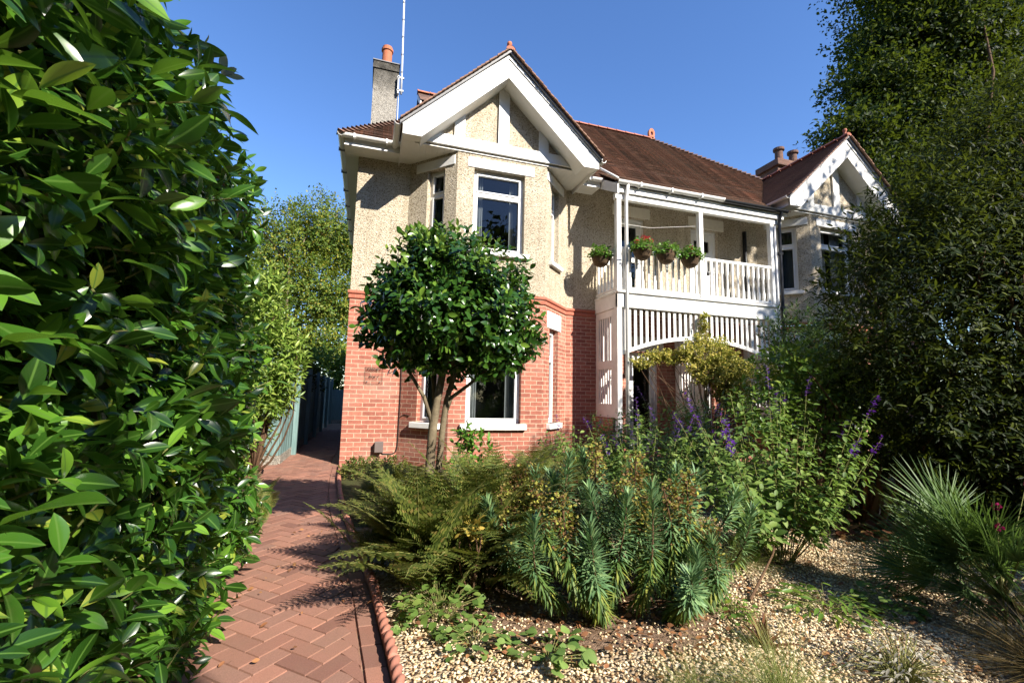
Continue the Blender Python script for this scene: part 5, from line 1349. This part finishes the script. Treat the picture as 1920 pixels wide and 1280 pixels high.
# garden trees outside the picture on the right: they throw the shade over the right of the bed and show in the window panes
tree('boundary_tree', 'dense garden tree beyond the dark shrubs, shading the bed', 'tree', (8.6, -.6, GZ),
     [((8.2, -.6, 2.2), (1.6, 1.5, 1.6)), ((9.0, -.4, 3.7), (1.7, 1.6, 1.8)), ((10.0, -.3, 4.3), (1.7, 1.6, 1.7)), ((7.4, -.8, .8), (1.2, 1.2, 1.2))], 1300, .17, 'beech_leaf', 121, .2, k=10, slen=.4)
tree('boundary_tree', 'sparse tall garden tree that mottles the neighbouring gable with shade', 'tree', (14.6, -.6, GZ),
     [((14.6, -.6, 9.4), (2.2, 2.0, 2.4)), ((13.4, -.3, 7.8), (1.6, 1.6, 1.6))], 520, .2, 'beech_leaf', 122, .2, k=8, slen=.5, fork=5)
tree('street_tree', 'large tree across the road mirrored in the bay window', 'tree', (12, -31, GZ),
     [((9, -31, 9), (6, 3, 6)), ((16, -31, 10), (6, 3, 6.5)), ((3, -31, 7), (5, 3, 5)), ((12, -31, 14), (6, 3, 4.5)), ((12, -31, 4), (9, 3, 4)), ((22, -31, 8), (5, 3, 6))], 2200, .75, 'beech_leaf', 123, .5, k=8, slen=1.4, fork=3)
for i, (x, y, z, rx, rz) in enumerate(((-9.5, 0, 6, 4, 8), (-10.5, 8, 6, 4.2, 8), (-8, -8, 6, 4, 8), (-3, -14, 6.5, 4.5, 9), (2.0, -15, 6.5, 3.2, 9), (13, -15, 2.2, 4, 4), (20, 0, 6, 4, 8.5), (25, -7, 6, 5, 9))):  # unseen trees, added all round to cut the fill light from the sky
    tree('garden_tree', ['tall garden tree beyond the hedge, level with the viewpoint', 'tall garden tree beyond the hedge, level with the house', 'tall garden tree beyond the hedge, behind the viewpoint', 'tall garden tree across the road, at the left', 'tall garden tree across the road, straight behind the viewpoint', 'low garden tree across the road, at the right', 'tall garden tree far off to the right, level with the viewpoint', 'broad garden tree far off to the right, behind the viewpoint'][i], 'tree', (x, y, GZ),
         [((x, y, z), (rx, 2.6 if y < -10 else 3.6, rz)), ((x + 1.0, y, z - 1.8), (rx, 2.4, max(2.6, rz * .6)))], 1500, .6, 'beech_leaf', 140 + i, .25, 'trees around the garden', k=8, slen=.9, fork=1.5)
tree('overhanging_tree', 'light-crowned tree leaning over the path, shading the top of the hedge', 'tree', (3.6, -6.2, GZ),  # unseen, added with its crown set to shade the upper hedge
     [((2.4, -4.6, 6.1), (1.2, 1.3, 1.0)), ((2.9, -5.3, 7.0), (1.3, 1.3, 1.0))], 70, .16, 'beech_leaf', 160, .14, k=8, slen=.35, fork=4.5)
shrub('boundary_shrub', 'low dark shrub bordering the gravel bed beyond the palm', 'shrub', (4.1, -.3, GZ), [((4.5, -.3, -.25), (.75, .7, 1.0)), ((5.4, .2, -.1), (.8, .7, 1.1))], 950, T_LANCE, .12, 'dark_leaf', 7, .2, 124, group='boundary shrubs')  # unseen shrubs, added to shade the near corner of the bed
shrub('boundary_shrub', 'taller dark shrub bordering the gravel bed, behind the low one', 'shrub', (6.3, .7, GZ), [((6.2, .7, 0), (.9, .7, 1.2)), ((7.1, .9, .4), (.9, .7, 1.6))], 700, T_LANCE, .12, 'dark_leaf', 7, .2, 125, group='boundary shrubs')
# ------------------------------------------------------------------ loose stones and litter
def pebbles():
    rng = np.random.default_rng(131); n = 48000
    y = 1.25 + 4.6 * rng.random(n) ** 1.7; x = .25 + (4.9 - .25) * rng.random(n)
    x = np.maximum(x, np.interp(y, [e[1] for e in EDGE], [e[0] for e in EDGE]) + .06)
    patch = np.sin(x * 2.1 + 1.3) * np.sin(y * 2.7 + .4) + .5 * np.sin(x * 5.1) * np.sin(y * 4.3)
    dirt = ((x - 1.35) / .75) ** 2 + ((y - 2.6) / .55) ** 2 < 1
    ok = (patch > -.75) | (rng.random(n) < .3); ok &= ~dirt | (rng.random(n) < .4); x, y = x[ok], y[ok]; n = len(x)
    ph = (1 + 5 ** .5) / 2
    V = np.array([(-1, ph, 0), (1, ph, 0), (-1, -ph, 0), (1, -ph, 0), (0, -1, ph), (0, 1, ph), (0, -1, -ph), (0, 1, -ph), (ph, 0, -1), (ph, 0, 1), (-ph, 0, -1), (-ph, 0, 1)], float); V /= np.linalg.norm(V[0]) 
    V *= np.array([.5, .36, .26])
    F = [(0, 11, 5), (0, 5, 1), (0, 1, 7), (0, 7, 10), (0, 10, 11), (1, 5, 9), (5, 11, 4), (11, 10, 2), (10, 7, 6), (7, 1, 8), (3, 9, 4), (3, 4, 2), (3, 2, 6), (3, 6, 8), (3, 8, 9), (4, 9, 5), (2, 4, 11), (6, 2, 10), (8, 6, 7), (9, 8, 1)]
    a = rng.random(n) * 6.283; d = np.stack([np.cos(a), np.sin(a), rng.normal(size=n) * .2], 1)
    s = rng.uniform(.011, .023, n)
    z = GZ + s * .12 + rng.random(n) * .006
    o = scatter('gravel_stones', (V, F, np.zeros((12, 2))), np.stack([x, y, z], 1), d, UP + .3 * rng.normal(size=(n, 3)), s, 'pebble', None, smooth=True)
    tag(o, 'loose cream and tan gravel stones covering the garden bed', 'gravel', kind='stuff')
    n = 1700; y = 1.3 + 3.6 * rng.random(n); x = .3 + 4.2 * rng.random(n); x[:500] = 1.35 + .45 * rng.normal(size=500); y[:500] = 2.55 + .3 * rng.normal(size=500); x[500:560] = -.75 + .9 * rng.random(60); a = rng.random(n) * 6.283; x[:500] = np.maximum(x[:500], .3)
    d = np.stack([np.cos(a), np.sin(a), rng.normal(size=n) * .25], 1)
    o = scatter('leaf_litter', T_OVAL, np.stack([x, y, np.full(n, GZ + .022)], 1), d, UP + .5 * rng.normal(size=(n, 3)), rng.uniform(.015, .05, n), 'litter_leaf', None)
    tag(o, 'small dry brown leaves strewn over the gravel', 'leaf litter', kind='stuff')
pebbles()
t = tag(MB.build((lambda m: (m.tube([(2.32, 2.42, GZ + .01), (2.6, 2.6, GZ + .06), (2.82, 2.72, GZ + .14), (2.95, 2.8, GZ + .2)], .010, .005, 7), m.tube([(2.82, 2.72, GZ + .14), (2.86, 2.74, GZ + .2)], .004, .003, 5), m)[2])(MB()), 'dead_branch', 'twig'), 'bare dead branch lying on the gravel beside the salvia stem', 'branch')
